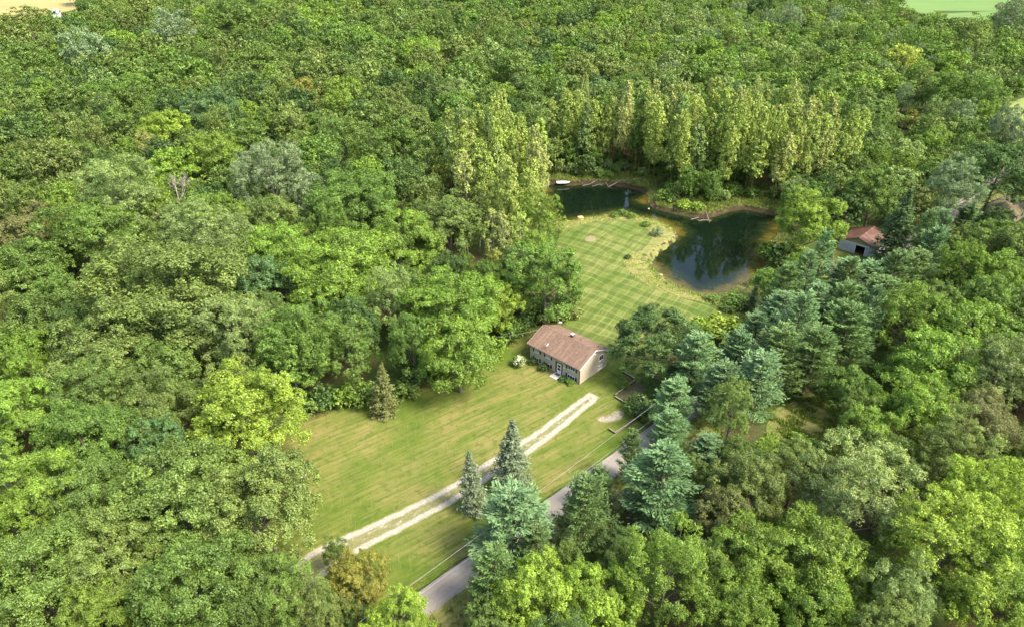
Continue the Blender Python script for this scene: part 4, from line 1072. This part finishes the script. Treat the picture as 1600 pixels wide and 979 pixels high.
# ------------------------------------------------------------------ the house
def siding(name, col, pitch=.2, axis=2, var=.08, depth=.5):
    t = NT(name); co = t.co(); sx = t.n('ShaderNodeSeparateXYZ'); t.put(sx.inputs[0], co)
    fr = t.math('FRACT', t.math('DIVIDE', sx.outputs[axis], pitch)); n = t.noise(1.2, 5, .6, co)
    c = t.ramp(n, [(.3, tuple(k * (1 - var) for k in col)), (.7, tuple(k * (1 + var) for k in col))])
    c = t.mix(t.ramp(fr, [(.0, .5), (.09, 0)]), c, tuple(k * .55 for k in col))
    M[name] = t.principled(c, .6, t.bump(fr, depth, .03), 0, .3)
siding('tan_siding', (.50, .43, .31))
siding('grey_boards', (.42, .43, .44), .22, 0, .3)
siding('mossy_boards', (.26, .24, .12), .2, 0, .25)
def shingle(name, a, b, moss=None):
    t = NT(name); co = t.co(); br = t.n('ShaderNodeTexBrick'); t.put(br.inputs['Vector'], co); br.offset = .5
    br.inputs['Scale'].default_value = 1.0; br.inputs['Brick Width'].default_value = .33; br.inputs['Row Height'].default_value = .15; br.inputs['Mortar Size'].default_value = .012
    br.inputs['Color1'].default_value = (*a, 1); br.inputs['Color2'].default_value = (*b, 1); br.inputs['Mortar'].default_value = (*[c * .5 for c in a], 1)
    n = t.noise(1.6, 6, .7, co); st = t.noise(1.0, 4, .6, t.mapping(0, (1.5, .18, .18), co))
    c = t.mix(t.ramp(n, [(.35, .45), (.65, 0)]), br.outputs['Color'], tuple(k * .62 for k in a))
    c = t.mix(t.ramp(st, [(.5, 0), (.7, .35)]), c, tuple(k * 1.5 for k in b))
    if moss: c = t.mix(t.ramp(t.noise(.7, 5, .65, co), [(.42, 0), (.6, .85)]), c, moss)
    M[name] = t.principled(c, .92, t.bump(br.outputs['Fac'], .4, .02), 0, .15)
shingle('shingles', (.172, .110, .077), (.230, .156, .110))
shingle('mossy_shingles', (.17, .12, .10), (.26, .20, .17), (.13, .14, .04))
simple('white_trim', (.78, .77, .73), .5, .05)
simple('brown_trim', (.10, .075, .055), .6, .15)
simple('green_shutter', (.022, .055, .040), .6, .2)
simple('glass_dark', (.018, .022, .026), .06, .3, spec=.6)
simple('curtained_glass', (.34, .36, .37), .12, .35, 2.5, spec=.6)
simple('concrete', (.46, .43, .37), .9, .18, 2.0, 0, .2)
simple('metal_grey', (.42, .42, .42), .45, .1, metal=.4)
simple('flue_brick', (.15, .075, .060), .85, .3, 5)
simple('timber_dark', (.085, .062, .045), .95, .35, 2.0)
simple('timber_top', (.24, .205, .145), .95, .3, 2.0)
t = NT('rust_roof'); co = t.co(); sx = t.n('ShaderNodeSeparateXYZ'); t.put(sx.inputs[0], co)
n = t.noise(.5, 5, .65, co); st = t.noise(1.0, 4, .6, t.mapping(0, (.25, 2.2, .25), co))
c = t.ramp(n, [(.3, (.085, .037, .026)), (.55, (.115, .056, .039)), (.75, (.16, .10, .075))])
c = t.mix(t.ramp(st, [(.60, 0), (.70, .75)]), c, (.30, .22, .17))
rib = t.math('FRACT', t.math('DIVIDE', sx.outputs[1], .3))
M['rust_roof'] = t.principled(c, .6, t.bump(t.ramp(rib, [(.0, 1), (.12, 0)]), .6, .03), .15, .35)

HW, HD, WALL, RISE = 12.3, 8.3, 3.75, 1.85
HA = math.radians(-43.2)
Bc = np.array(at(905, 600.5)); hu = np.array([math.cos(HA), math.sin(HA)])
hO = Bc - hu * HW
house = empty('house', (hO[0], hO[1], Hs(*hO) - .02), 'tan sided split-level house with brown shingle gable roof beside the gravel drive', 'house', None, HA)
mb = MB(); mb.prism([(0, -.3), (HD, -.3), (HD, WALL), (HD / 2, WALL + RISE - .06), (0, WALL)], 'x', 0, HW); mb.build('wall', M['tan_siding'], house)
mb = MB(); mb.box(-.03, HW + .03, -.03, HD + .03, -.3, .16); mb.build('foundation', M['concrete'], house)
OV, GO, TH = .5, .32, .16
sl_ = RISE / (HD / 2); ez = WALL - OV * sl_ + .05
mb = MB()
mb.prism([(-OV, ez), (HD / 2, WALL + RISE + .05), (HD + OV, ez), (HD + OV, ez + TH), (HD / 2, WALL + RISE + .05 + TH), (-OV, ez + TH)], 'x', -GO, HW + GO)
roof = mb.build('roof', M['shingles'], house)
mb = MB(); mb.prism([(HD / 2 - .2, WALL + RISE + .135), (HD / 2, WALL + RISE + .25), (HD / 2 + .2, WALL + RISE + .135)], 'x', -GO - .004, HW + GO + .004); mb.build('ridge_cap', M['shingles'], roof)
mb = MB()                                                     # pale rake boards on both gables
for x0, x1 in ((-GO - .035, -GO - .003), (HW + GO + .003, HW + GO + .035)):
    mb.prism([(-OV, ez - .05), (HD / 2, WALL + RISE + .0), (HD + OV, ez - .05), (HD + OV, ez + TH - .02), (HD / 2, WALL + RISE + .03 + TH), (-OV, ez + TH - .02)], 'x', x0, x1)
mb.build('rake_board', M['white_trim'], house)
mb = MB(); mb.box(-GO, HW + GO, -OV - .12, -OV - .004, ez - .02, ez + .10); mb.build('gutter', M['brown_trim'], house)
mb = MB(); mb.box(-GO, HW + GO, HD + OV + .004, HD + OV + .12, ez - .02, ez + .10); mb.build('gutter', M['brown_trim'], house)
mb = MB(); mb.tube([(HW - .06, -OV - .05, ez), (HW - .06, -.09, ez - .35), (HW - .06, -.09, .15), (HW + .05, -.35, .05)], .045, 6); mb.build('downspout', M['brown_trim'], house)
mb = MB()
for x in (-.03, HW - .08): mb.box(x, x + .11, -.034, .08, .165, WALL - .22)
mb.build('corner_trim', M['brown_trim'], house)
def window(wall, c, z, w, h_, parent, glass='glass_dark', shutters=False, lights=2):
    """c: place along the wall; wall 'front' faces -y, 'gable' faces +x"""
    def bx(b, a0, a1, o0, o1, z0, z1):
        if wall == 'front': b.box(a0, a1, -o1, -o0, z0, z1)
        else: b.box(HW + o0, HW + o1, a0, a1, z0, z1)
    b = MB(); f = .09
    bx(b, c - w/2, c + w/2, .003, .075, z - h_/2, z - h_/2 + f); bx(b, c - w/2, c + w/2, .003, .075, z + h_/2 - f, z + h_/2)
    bx(b, c - w/2, c - w/2 + f, .003, .075, z - h_/2 + f, z + h_/2 - f); bx(b, c + w/2 - f, c + w/2, .003, .075, z - h_/2 + f, z + h_/2 - f)
    for k in range(1, lights):
        x = c - w/2 + w * k / lights; bx(b, x - .03, x + .03, .003, .06, z - h_/2 + f, z + h_/2 - f)
    fr = b.build('window', M['white_trim'], parent)
    b = MB(); bx(b, c - w/2 + f - .01, c + w/2 - f + .01, .004, .03, z - h_/2 + f - .01, z + h_/2 - f + .01); b.build('pane', M[glass], fr)
    b = MB(); bx(b, c - w/2 - .05, c + w/2 + .05, .003, .12, z - h_/2 - .06, z - h_/2 - .003); b.build('sill', M['white_trim'], fr)
    if shutters:
        for s in (-1, 1):
            a = c + s * (w / 2 + .24); b = MB(); bx(b, a - .2, a + .2, .003, .055, z - h_/2 - .03, z + h_/2 + .03)
            for k in range(7): zz = z - h_/2 + .06 + k * (h_ - .1) / 7; bx(b, a - .15, a + .15, .056, .07, zz, zz + .05)
            b.build('shutter', M['green_shutter'], fr)
window('front', 1.85, 2.85, 1.15, .95, house, 'curtained_glass', True); window('front', 4.65, 2.85, 1.15, .95, house, 'curtained_glass', True)
window('front', 10.35, 2.85, 1.75, 1.05, house, 'glass_dark', True, 3)
window('front', 1.85, .82, 1.15, .75, house, 'glass_dark', True); window('front', 4.65, .82, 1.15, .75, house, 'glass_dark', True)
window('front', 10.35, .82, 1.75, .85, house, 'glass_dark', True, 3)
window('gable', 6.35, 2.95, 1.35, 1.2, house, 'glass_dark', False, 2); window('gable', 6.2, .85, 1.15, .75, house, 'curtained_glass', False, 2)
mb = MB(); dx = 7.45
for a0, a1, z0, z1 in ((dx - .92, dx - .52, .2, 2.5), (dx + .52, dx + .78, .2, 2.5), (dx - .92, dx + .78, 2.503, 2.7)): mb.box(a0, a1, -.05, -.003, z0, z1)
mb.build('door_surround', M['brown_trim'], house)
mb = MB()
for a0, a1, z0, z1 in ((dx - .5, dx - .34, .2, 2.45), (dx + .34, dx + .5, .2, 2.45), (dx - .337, dx + .337, .2, .95), (dx - .337, dx + .337, 2.2, 2.45), (dx - .337, dx + .337, 1.5, 1.6)): mb.box(a0, a1, -.075, -.004, z0, z1)
door = mb.build('door', M['white_trim'], house)
mb = MB(); mb.box(dx - .345, dx + .345, -.045, -.006, .94, 1.51); mb.box(dx - .345, dx + .345, -.045, -.006, 1.59, 2.21); mb.build('door_glass', M['glass_dark'], door)
mb = MB(); mb.tube([(dx + .42, -.076, 1.2), (dx + .42, -.13, 1.2)], .035, 8); mb.build('handle', M['metal_grey'], door)
mb = MB(); mb.box(dx + 1.1, dx + 1.28, -.14, -.004, 1.95, 2.25); mb.build('wall_lamp', M['white_trim'], house)
mb = MB(); mb.box(HW + .004, HW + .16, HD / 2 - .1, HD / 2 + .12, WALL + .9, WALL + 1.1); mb.build('gable_lamp', M['white_trim'], house)
def rz_(y): return WALL + RISE + .05 + TH - abs(y - HD / 2) * sl_
mb = MB(); mb.box(6.0, 6.62, 4.75, 5.37, rz_(5.37) - .2, rz_(4.75) + .55); ch = mb.build('chimney', M['flue_brick'], house, bevel=.02)
mb = MB(); mb.box(5.94, 6.68, 4.69, 5.43, rz_(4.75) + .553, rz_(4.75) + .63); mb.build('cap', M['metal_grey'], ch)
mb = MB(); mb.tube([(8.1, 5.4, rz_(5.4) - .1), (8.1, 5.4, rz_(5.4) + .5)], .07, 8); mb.build('vent_pipe', M['timber_dark'], house)
mb = MB(); mb.tube([(11.2, 6.9, rz_(6.9) - .1), (11.2, 6.9, rz_(6.9) + .35)], .07, 8); mb.build('vent_pipe', M['timber_dark'], house)
def dish(x, y, rot, name):
    """mast, reflector bowl and feed arm"""
    z0 = rz_(y) if 0 < y < HD else rz_(y); b = MB(); b.tube([(x, y, z0 - .08), (x, y, z0 + .75)], .035, 6)
    for a in (2.2, 4.2): b.tube([(x + .45 * math.cos(a), y + .3 * math.sin(a), rz_(y + .3 * math.sin(a)) - .05), (x, y, z0 + .5)], .022, 5)
    ms = b.build(name, M['metal_grey'], house)
    d = Vector((math.cos(rot), math.sin(rot), .55)).normalized(); c0 = Vector((x, y, z0 + .72)) + d * .05; s = d.cross(Vector((0, 0, 1))).normalized(); u_ = s.cross(d)
    b = MB(); vs = []; n = 18
    for r_, dd_ in ((.0, .0), (.22, .03), (.40, .10), (.42, .13), (.38, .085), (.2, .015), (.0, -.02)):
        for k in range(n): a = 2 * math.pi * k / n; vs.append(c0 + (s * math.cos(a) * 1.1 + u_ * math.sin(a)) * r_ + d * dd_)
    b.add(vs, [(i * n + k, i * n + (k + 1) % n, (i + 1) * n + (k + 1) % n, (i + 1) * n + k) for i in range(6) for k in range(n)])
    b.build('reflector', M['white_trim'], ms, True)
    b = MB(); b.tube([c0 - u_ * .4 + d * .1, c0 - u_ * .2 + d * .5], .018, 5); b.tube([c0 - u_ * .2 + d * .46, c0 - u_ * .17 + d * .58], .045, 6); b.build('feed_arm', M['metal_grey'], ms)
dish(4.2, .35, HA - 2.2, 'satellite_dish'); dish(.8, 8.0, 2.4, 'satellite_dish')
st = empty('doorstep', (*(hO + hu * dx + np.array([hu[1], -hu[0]]) * .95), Hs(*(hO + hu * dx))), 'pale concrete doorstep slab below the white front door', 'doorstep', None, HA)
mb = MB(); mb.box(-.85, .85, -.95, .88, -.1, .14); mb.build('slab', M['concrete'], st, bevel=.03); mb = MB(); mb.box(-.42, .42, .15, .75, .143, .165); mb.build('doormat', M['timber_dark'], st)
def hw(x, y): return hO + hu * x + np.array([-hu[1], hu[0]]) * y
for x, y, D, Ht, tn, lb in [(1.75, -1.0, 1.9, 1.55, 'dark', 'rounded dark evergreen shrub under the left front windows of the house'), (4.55, -1.0, 2.0, 1.6, 'dark', 'rounded dark evergreen shrub under the second front windows, left of the doorstep'),
                         (9.5, -1.1, 1.9, .95, 'dark', 'low dark shrub right of the doorstep'), (10.9, -1.0, 1.9, .9, 'green', 'low green shrub at the right front corner of the house')]:
    p = hw(x, y); add_tree('shrub', p[0], p[1], D, Ht, TINT[tn], lb, 'foundation shrubs along the house front', lod=0)
# flowering bush
p = at(811, 570); fb = add_tree('shrub', p[0], p[1], 2.9, 2.1, TINT['green'], 'bush covered in white blossom left of the house')
fb.name = 'flowering_bush'; fb['category'] = 'bush'
rng = np.random.default_rng(3); n = 250
d = unit(rng.normal(0, 1, (n, 3)) + np.array([0, -.2, .5])); pc = np.array([0, 0, 1.15]) + d * np.array([1.35, 1.35, 1.0]) * rng.uniform(.85, 1.08, (n, 1)); pc = pc[pc[:, 2] > .5]; n = len(pc)
mb_ = cards(rng, pc, unit(rng.normal(0, 1, (n, 3))), unit(d[:n] + rng.normal(0, .4, (n, 3))), np.full(n, .30), np.full(n, .26))
me = crown_mesh('blossom', mb_, rng.random(n), 'leaf'); simple('blossom', (.62, .58, .44), .8, .1); me.materials[0] = M['blossom']; link('blossom', me, None, fb)

# ------------------------------------------------------------------ the barn, the farm house on the right, the blue-roofed shed
def gable_building(name, label, cat, O, ang, w, d, wall, rise, wallm, roofm, ov=.4, z=None):
    e = empty(name, (O[0], O[1], Hs(*O) - .02 if z is None else z), label, cat, None, ang)
    return e
bl, brr = at(1308.5, 388), at(1364, 405)
bu = (brr - bl); bw = float(np.linalg.norm(bu)); ba = math.atan2(bu[1], bu[0]); bd = 9.5
barn = empty('barn', (bl[0], bl[1], Hs(*bl) - .02), 'weathered grey board barn with rust red metal roof and open doorway', 'barn', None, ba)
WL, RS = 2.7, 1.75; d0, d1 = bw * .47, bw * .73
mb = MB()
mb.box(0, d0, 0, .12, -.2, WL); mb.box(d1, bw, 0, .12, -.2, WL); mb.box(d0, d1, 0, .12, 2.35, WL)
mb.box(0, .12, .123, bd - .123, -.2, WL); mb.box(bw - .12, bw, .123, bd - .123, -.2, WL); mb.box(0, bw, bd - .12, bd, -.2, WL); mb.build('wall', M['grey_boards'], barn)
mb = MB()
for y0, y1 in ((.003, .117), (bd - .117, bd - .003)): mb.prism([(0, WL + .003), (bw, WL + .003), (bw / 2, WL + RS)], 'y', y0, y1)
mb.build('gable_board', M['mossy_boards'], barn)
mb = MB(); o_ = .35; k = RS / (bw / 2); zz = WL - o_ * k + .06
mb.prism([(-o_, zz), (bw / 2, WL + RS + .06), (bw + o_, zz), (bw + o_, zz + .07), (bw / 2, WL + RS + .14), (-o_, zz + .07)], 'y', -.35, bd + .35); br_ = mb.build('roof', M['rust_roof'], barn)
mb = MB(); mb.prism([(bw / 2 - .25, WL + RS + .04), (bw / 2, WL + RS + .2), (bw / 2 + .25, WL + RS + .04)], 'y', -.354, bd + .354); mb.build('ridge_cap', M['rust_roof'], br_)
mb = MB(); mb.box(-.05, bw + .05, -.05, -.003, WL - .06, WL + .09); mb.build('fascia', M['white_trim'], barn)
mb = MB(); mb.box(d0 - .12, d0 - .003, -.04, -.003, -.1, 2.45); mb.box(d1 + .003, d1 + .12, -.04, -.003, -.1, 2.45); mb.build('door_frame', M['white_trim'], barn)
mb = MB(); mb.box(.5, bw - .5, 1, bd - .5, -.02, .05); mb.build('earth_floor', M['timber_dark'], barn)
f0 = at(1580, 352); fa = math.radians(38); fw_, fd_ = 11.0, 8.0
farm = empty('farm_house', (f0[0], f0[1], Hs(*f0) - .02), 'low house with mossy brown roof half hidden by trees at the right photo edge', 'house', None, fa)
mb = MB(); mb.prism([(0, -.3), (fd_, -.3), (fd_, 2.8), (fd_ / 2, 4.6), (0, 2.8)], 'x', 0, fw_); mb.build('wall', M['tan_siding'], farm)
k = 1.8 / (fd_ / 2); zz = 2.8 - .5 * k + .05
mb = MB(); mb.prism([(-.5, zz), (fd_ / 2, 4.66), (fd_ + .5, zz), (fd_ + .5, zz + .16), (fd_ / 2, 4.82), (-.5, zz + .16)], 'x', -.35, fw_ + .35); fr_ = mb.build('roof', M['mossy_shingles'], farm)
mb = MB(); mb.box(6.6, 7.5, 2.6, 3.5, 3.9, 5.1); mb.build('chimney', M['white_trim'], fr_, bevel=.03)
for x in (1.6, 5.2, 8.6):
    mb = MB(); mb.box(x, x + 1.2, -.06, -.003, 1.0, 2.1); w_ = mb.build('window', M['white_trim'], farm); mb = MB(); mb.box(x + .1, x + 1.1, -.075, -.063, 1.1, 2.0); mb.build('pane', M['glass_dark'], w_)
s0 = at(88, 27)
simple('blue_roof', (.42, .55, .60), .5, .06)
shed = empty('shed', (s0[0], s0[1], 0), 'tiny pale blue roofed shed between the wood and the tan field', 'shed', None, .2)
mb = MB(); mb.box(-3, 3, -2, 2, 0, 3); mb.build('wall', M['white_trim'], shed)
mb = MB(); mb.prism([(-2.6, 2.9), (0, 5.2), (2.6, 2.9), (2.6, 3.1), (0, 5.4), (-2.6, 3.1)], 'x', -3.3, 3.3); mb.build('roof', M['blue_roof'], shed)

# ------------------------------------------------------------------ timber edging, cables, things on the pond banks, dry grass
def timber(label, runs, h_=.38):
    P = [at(*q) for q in runs[0]]
    e = empty('timber_edging', (P[0][0], P[0][1], Hs(*P[0])), label, 'retaining edge', 'timber edgings beside the drive')
    b, c_ = MB(), MB()
    for r in runs:
        for q0, q1 in zip(r[:-1], r[1:]):
            a_, b_ = at(*q0), at(*q1); d_ = b_ - a_; L = np.linalg.norm(d_); d_ = d_ / L; nn = np.array([-d_[1], d_[0]])
            def box(B, w, z0, z1, ins=0):
                pts = [a_ - nn * w - d_ * ins, b_ - nn * w + d_ * ins, b_ + nn * w + d_ * ins, a_ + nn * w - d_ * ins]; pts = [p - P[0] for p in pts]
                B.add([(p[0], p[1], z0) for p in pts] + [(p[0], p[1], z1) for p in pts], [(0,3,2,1),(4,5,6,7),(0,1,5,4),(1,2,6,5),(2,3,7,6),(3,0,4,7)])
            box(b, .08, -.3, h_); box(c_, .10, h_ + .003, h_ + .05, .02)
    b.build('wall', M['timber_dark'], e); c_.build('cap', M['timber_top'], e)
timber('dark timber edging of the sunken bed between the house lawn and the dark shrub', [[(961,619),(992,595)],[(961,621.5),(975,630)],[(973,582),(991,593)]])
timber('dark timber edging along the road side of the gravel patch', [[(960.5,678),(998,652)],[(951,671),(959,676.5)]])
simple('red_soil', (.070, .066, .032), .95, .35, 2.0)
sheet('soil_bed', poly_at([(963,620),(992,597),(1010,604),(995,632),(975,629)]), M['red_soil'], .08, .6, .15, seed=21)
def cable(label, a, za, b, zb, sag, r=.013):
    pa, pb = at(*a, za), at(*b, zb); pts = []
    for i in range(25):
        s = i / 24; p = pa + (pb - pa) * s; pts.append((p[0], p[1], za + (zb - za) * s - sag * 4 * s * (1 - s)))
    m_ = MB(); m_.tube(pts, r, 5); o = m_.build('cable', M['metal_grey'], None, True); tag(o, label, 'cable', 'overhead cables')
cable('overhead cable strung above the lawn side of the road, upper of two', (560,972), 7.5, (1075,590), 7.5, .5)
cable('overhead cable strung above the lawn side of the road, lower of two', (585,980), 6.4, (1085,603), 6.4, .5)
ea = hw(-.2, HD / 2); pj = project(ea[0], ea[1], WALL + RISE - .5)
cable('thin service cable running from trees to the left gable of the house', (775,526), 7.5, (pj[0], pj[1]), WALL + RISE - .5, .35, .011)
# white boat drawn up on the far bank
b0 = at(880, 287, -.5); boat = empty('rowing_boat', (b0[0], b0[1], Hs(b0[0], b0[1] + .6) + .0), 'small white boat lying on the far left bank of the pond', 'boat', None, math.radians(4))
mb = MB(); vs = []; nst, nsec = 13, 9
for i in range(nst):
    s = i / (nst - 1); x = -2.1 + 4.2 * s; w = .72 * (1 - max(0, (s - .55) / .45) ** 2.2 * .93); kz = .05 + .35 * max(0, (s - .6) / .4) ** 2
    for j in range(nsec):
        a = math.pi * j / (nsec - 1); cy_ = math.cos(a); sy = math.sin(a)
        vs.append((x, w * math.copysign(abs(cy_) ** .6, cy_), .55 - (.55 - kz) * abs(sy) ** .5))
fs = [(i * nsec + j, i * nsec + j + 1, (i + 1) * nsec + j + 1, (i + 1) * nsec + j) for i in range(nst - 1) for j in range(nsec - 1)]
fs.append(tuple(range(nsec)))
mb.add(vs, fs); hull = mb.build('hull', M['white_trim'], boat, True); so_ = hull.modifiers.new('thick', 'SOLIDIFY'); so_.thickness = .05
mb = MB()
for x in (-1.2, .1): mb.box(x - .14, x + .14, -.62, .62, .36, .40)
mb.build('seat', M['timber_top'], boat)
# logs and driftwood
simple('log_wood', (.24, .20, .15), .9, .25, 2.0)
def log(label, px, r, zoff=.15, name='log', seed=0):
    rg = np.random.default_rng(seed); pts = []
    for u, v in px:
        p = at(u, v, -.6); pts.append((p[0], p[1], max(Hs(p[0], p[1]), WATER - .05) + zoff))
    m_ = MB(); m_.tube(pts, list(np.linspace(r, r * .45, len(pts))), 7)
    for k in range(3):
        i = int(rg.integers(0, len(pts) - 1)); a = Vector(pts[i]).lerp(Vector(pts[i + 1]), rg.random()); m_.tube([a, a + Vector((rg.normal(0, .7), rg.normal(0, .5), rg.uniform(.1, .7)))], [r * .4, r * .12], 5)
    o = m_.build(name, M['log_wood'], None, True); tag(o, label, 'log', 'fallen logs on the pond banks')
log('long pale fallen log on the far bank near the water gap', [(950,291),(968,287),(985,285),(1003,284)], .2, .2, seed=1)
log('thin pale log crossing above the long fallen log', [(964,285),(985,284.5),(1008,284)], .13, .3, seed=2)
log('forked branch lying on the dark far bank, right of the white boat', [(910,289),(922,286),(934,284)], .13, .2, seed=3)
log('small bleached branch on the dark bank between boat and long log', [(925,289.5),(935,287),(942,288)], .11, .2, seed=4)
log('short branch sloping into the water on the dark far bank', [(944,285),(950,289),(955,291)], .11, .15, seed=5)
log('bleached driftwood trunk at the water edge on the far bank', [(1092,343),(1101,341.5),(1112,342.5)], .17, .12, seed=6)
log('driftwood limb leaning into the water on the far bank', [(1098,331),(1104,337),(1109,346)], .13, .3, seed=7)
log('short driftwood piece beside the bleached trunk', [(1080,341),(1087,339),(1092,338)], .12, .15, seed=8)
# orange rock at the lawn shore
def rock(name, label, px, sx_, sy_, sz_, col, seed):
    rg = np.random.default_rng(seed); p = at(*px, WATER); bm = bmesh.new(); bmesh.ops.create_icosphere(bm, subdivisions=3, radius=1)
    for v in bm.verts:
        n = math.sin(v.co.x * 4 + seed) * math.cos(v.co.y * 5) * .14 + math.sin(v.co.z * 7 + v.co.x * 3) * .09; v.co *= 1 + n; v.co.x *= sx_; v.co.y *= sy_; v.co.z *= sz_
    me = bpy.data.meshes.new(name); bm.to_mesh(me); bm.free(); simple(name + str(seed), col, .9, .25, 2.5, 0, .4)
    o = link(name, me, M[name + str(seed)]); o.location = (p[0], p[1], WATER + .05); tag(o, label, 'rock')
rock('rock', 'pale orange rock in the shallows at the lawn shore of the pond', (907,340.5), .95, .6, .5, (.62, .36, .17), 1)
rock('rock', 'small pale rock in the water off the far bank point', (1013.5,326.5), .3, .2, .18, (.5, .44, .32), 2)
rock('rock', 'small grey rock in the shallows at the near left shore of the pond', (1032,430), .5, .35, .25, (.40, .37, .32), 3)
# dry grass and reeds between the mown lawn and the water, weeds on the banks
BACKW = smooth_poly(poly_at(BACK_PX), 2)
def tufts(name, label, n, test, tints, hts, seed, mat='leaf', box=None):
    rg = np.random.default_rng(seed); lo, hi = (POND.min(0) - 12, POND.max(0) + 12) if box is None else (box.min(0), box.max(0))
    q = rg.uniform(lo, hi, (n * 14, 2)); z, sd, far = H(q[:, 0], q[:, 1], True)
    inb = inside(q[:, 0], q[:, 1], BACKW); dl_, _, _ = nearest_on(q[:, 0], q[:, 1], BACKW)
    keep = test(q, sd, far, inb, dl_); q = q[keep][:n]; z = z[keep][:n]
    per = 9; c = np.repeat(np.column_stack([q, z]), per, 0); m = len(c); hh = np.repeat(rg.uniform(*hts, len(q)), per) * rg.uniform(.6, 1.2, m)
    ax = unit(np.array([0, 0, 1.0]) + rg.normal(0, .28, (m, 3)) * np.array([1, 1, .2])); c = c + np.column_stack([rg.normal(0, .22, (m, 2)), np.zeros(m)]) + ax * hh[:, None] * .45
    V = cards(rg, c, ax, unit(rg.normal(0, 1, (m, 3)) * np.array([1, 1, .3])), hh, np.maximum(.07, hh * .16), .12)
    me = crown_mesh(name, V, np.clip(.5 * np.repeat(rg.random(len(q)), per) + .5 * rg.random(m), 0, 1), mat); o = link(name, me); o.color = (*tints, 1); tag(o, label, 'grass', kind='stuff')
right_side = lambda q: q[:, 0] > at(1170, 440)[0]
tufts('dry_grass', 'tall straw-coloured grass between the mown lawn and the pond', 3600, lambda q, sd, far, inb, dl_: (sd > .3) & (sd < 9) & (far < .5) & ~(inb & (dl_ > .5)) , (.46, .47, .16), (.2, .55), 31)
tufts('reeds', 'green reeds along the near shore of the pond', 1500, lambda q, sd, far, inb, dl_: (sd > -.25) & (sd < 2.6) & (far < .45) & ~(inb & (dl_ > .3)), (.22, .32, .07), (.4, .9), 32)
tufts('bank_weeds', 'weeds and low growth on top of the far pond bank', 5600, lambda q, sd, far, inb, dl_: (sd > .55) & (sd < 11) & (far > .4) & ~inside(q[:, 0], q[:, 1], poly_at([(860,390),(870,350),(990,330),(1068,348),(1068,395),(1000,430)])), (.20, .25, .06), (.3, .9), 33)
CLR = poly_at([(1195,650),(1225,625),(1300,618),(1335,650),(1310,725),(1250,745),(1200,705)])
clump = lambda q: np.sin(q[:, 0] * .9) * np.cos(q[:, 1] * .8) + .5 * np.sin(q[:, 0] * 2.1 + q[:, 1] * 1.7)
tufts('clearing_weeds', 'green weeds scattered over the small brown clearing', 1300, lambda q, sd, far, inb, dl_: inside(q[:, 0], q[:, 1], CLR) & (clump(q) > -.1), (.20, .27, .055), (.25, .9), 34, box=CLR)
VG = ribbon([p0 + rd * s + rn * (ROAD_W + 3.2) for s in np.arange(-40, 90, 5.0)], 6.5)
tufts('verge_weeds', 'rough grass and weeds along the right verge of the road', 2200, lambda q, sd, far, inb, dl_: inside(q[:, 0], q[:, 1], VG) & (clump(q) > -.6), (.17, .23, .05), (.2, .7), 35, box=VG)
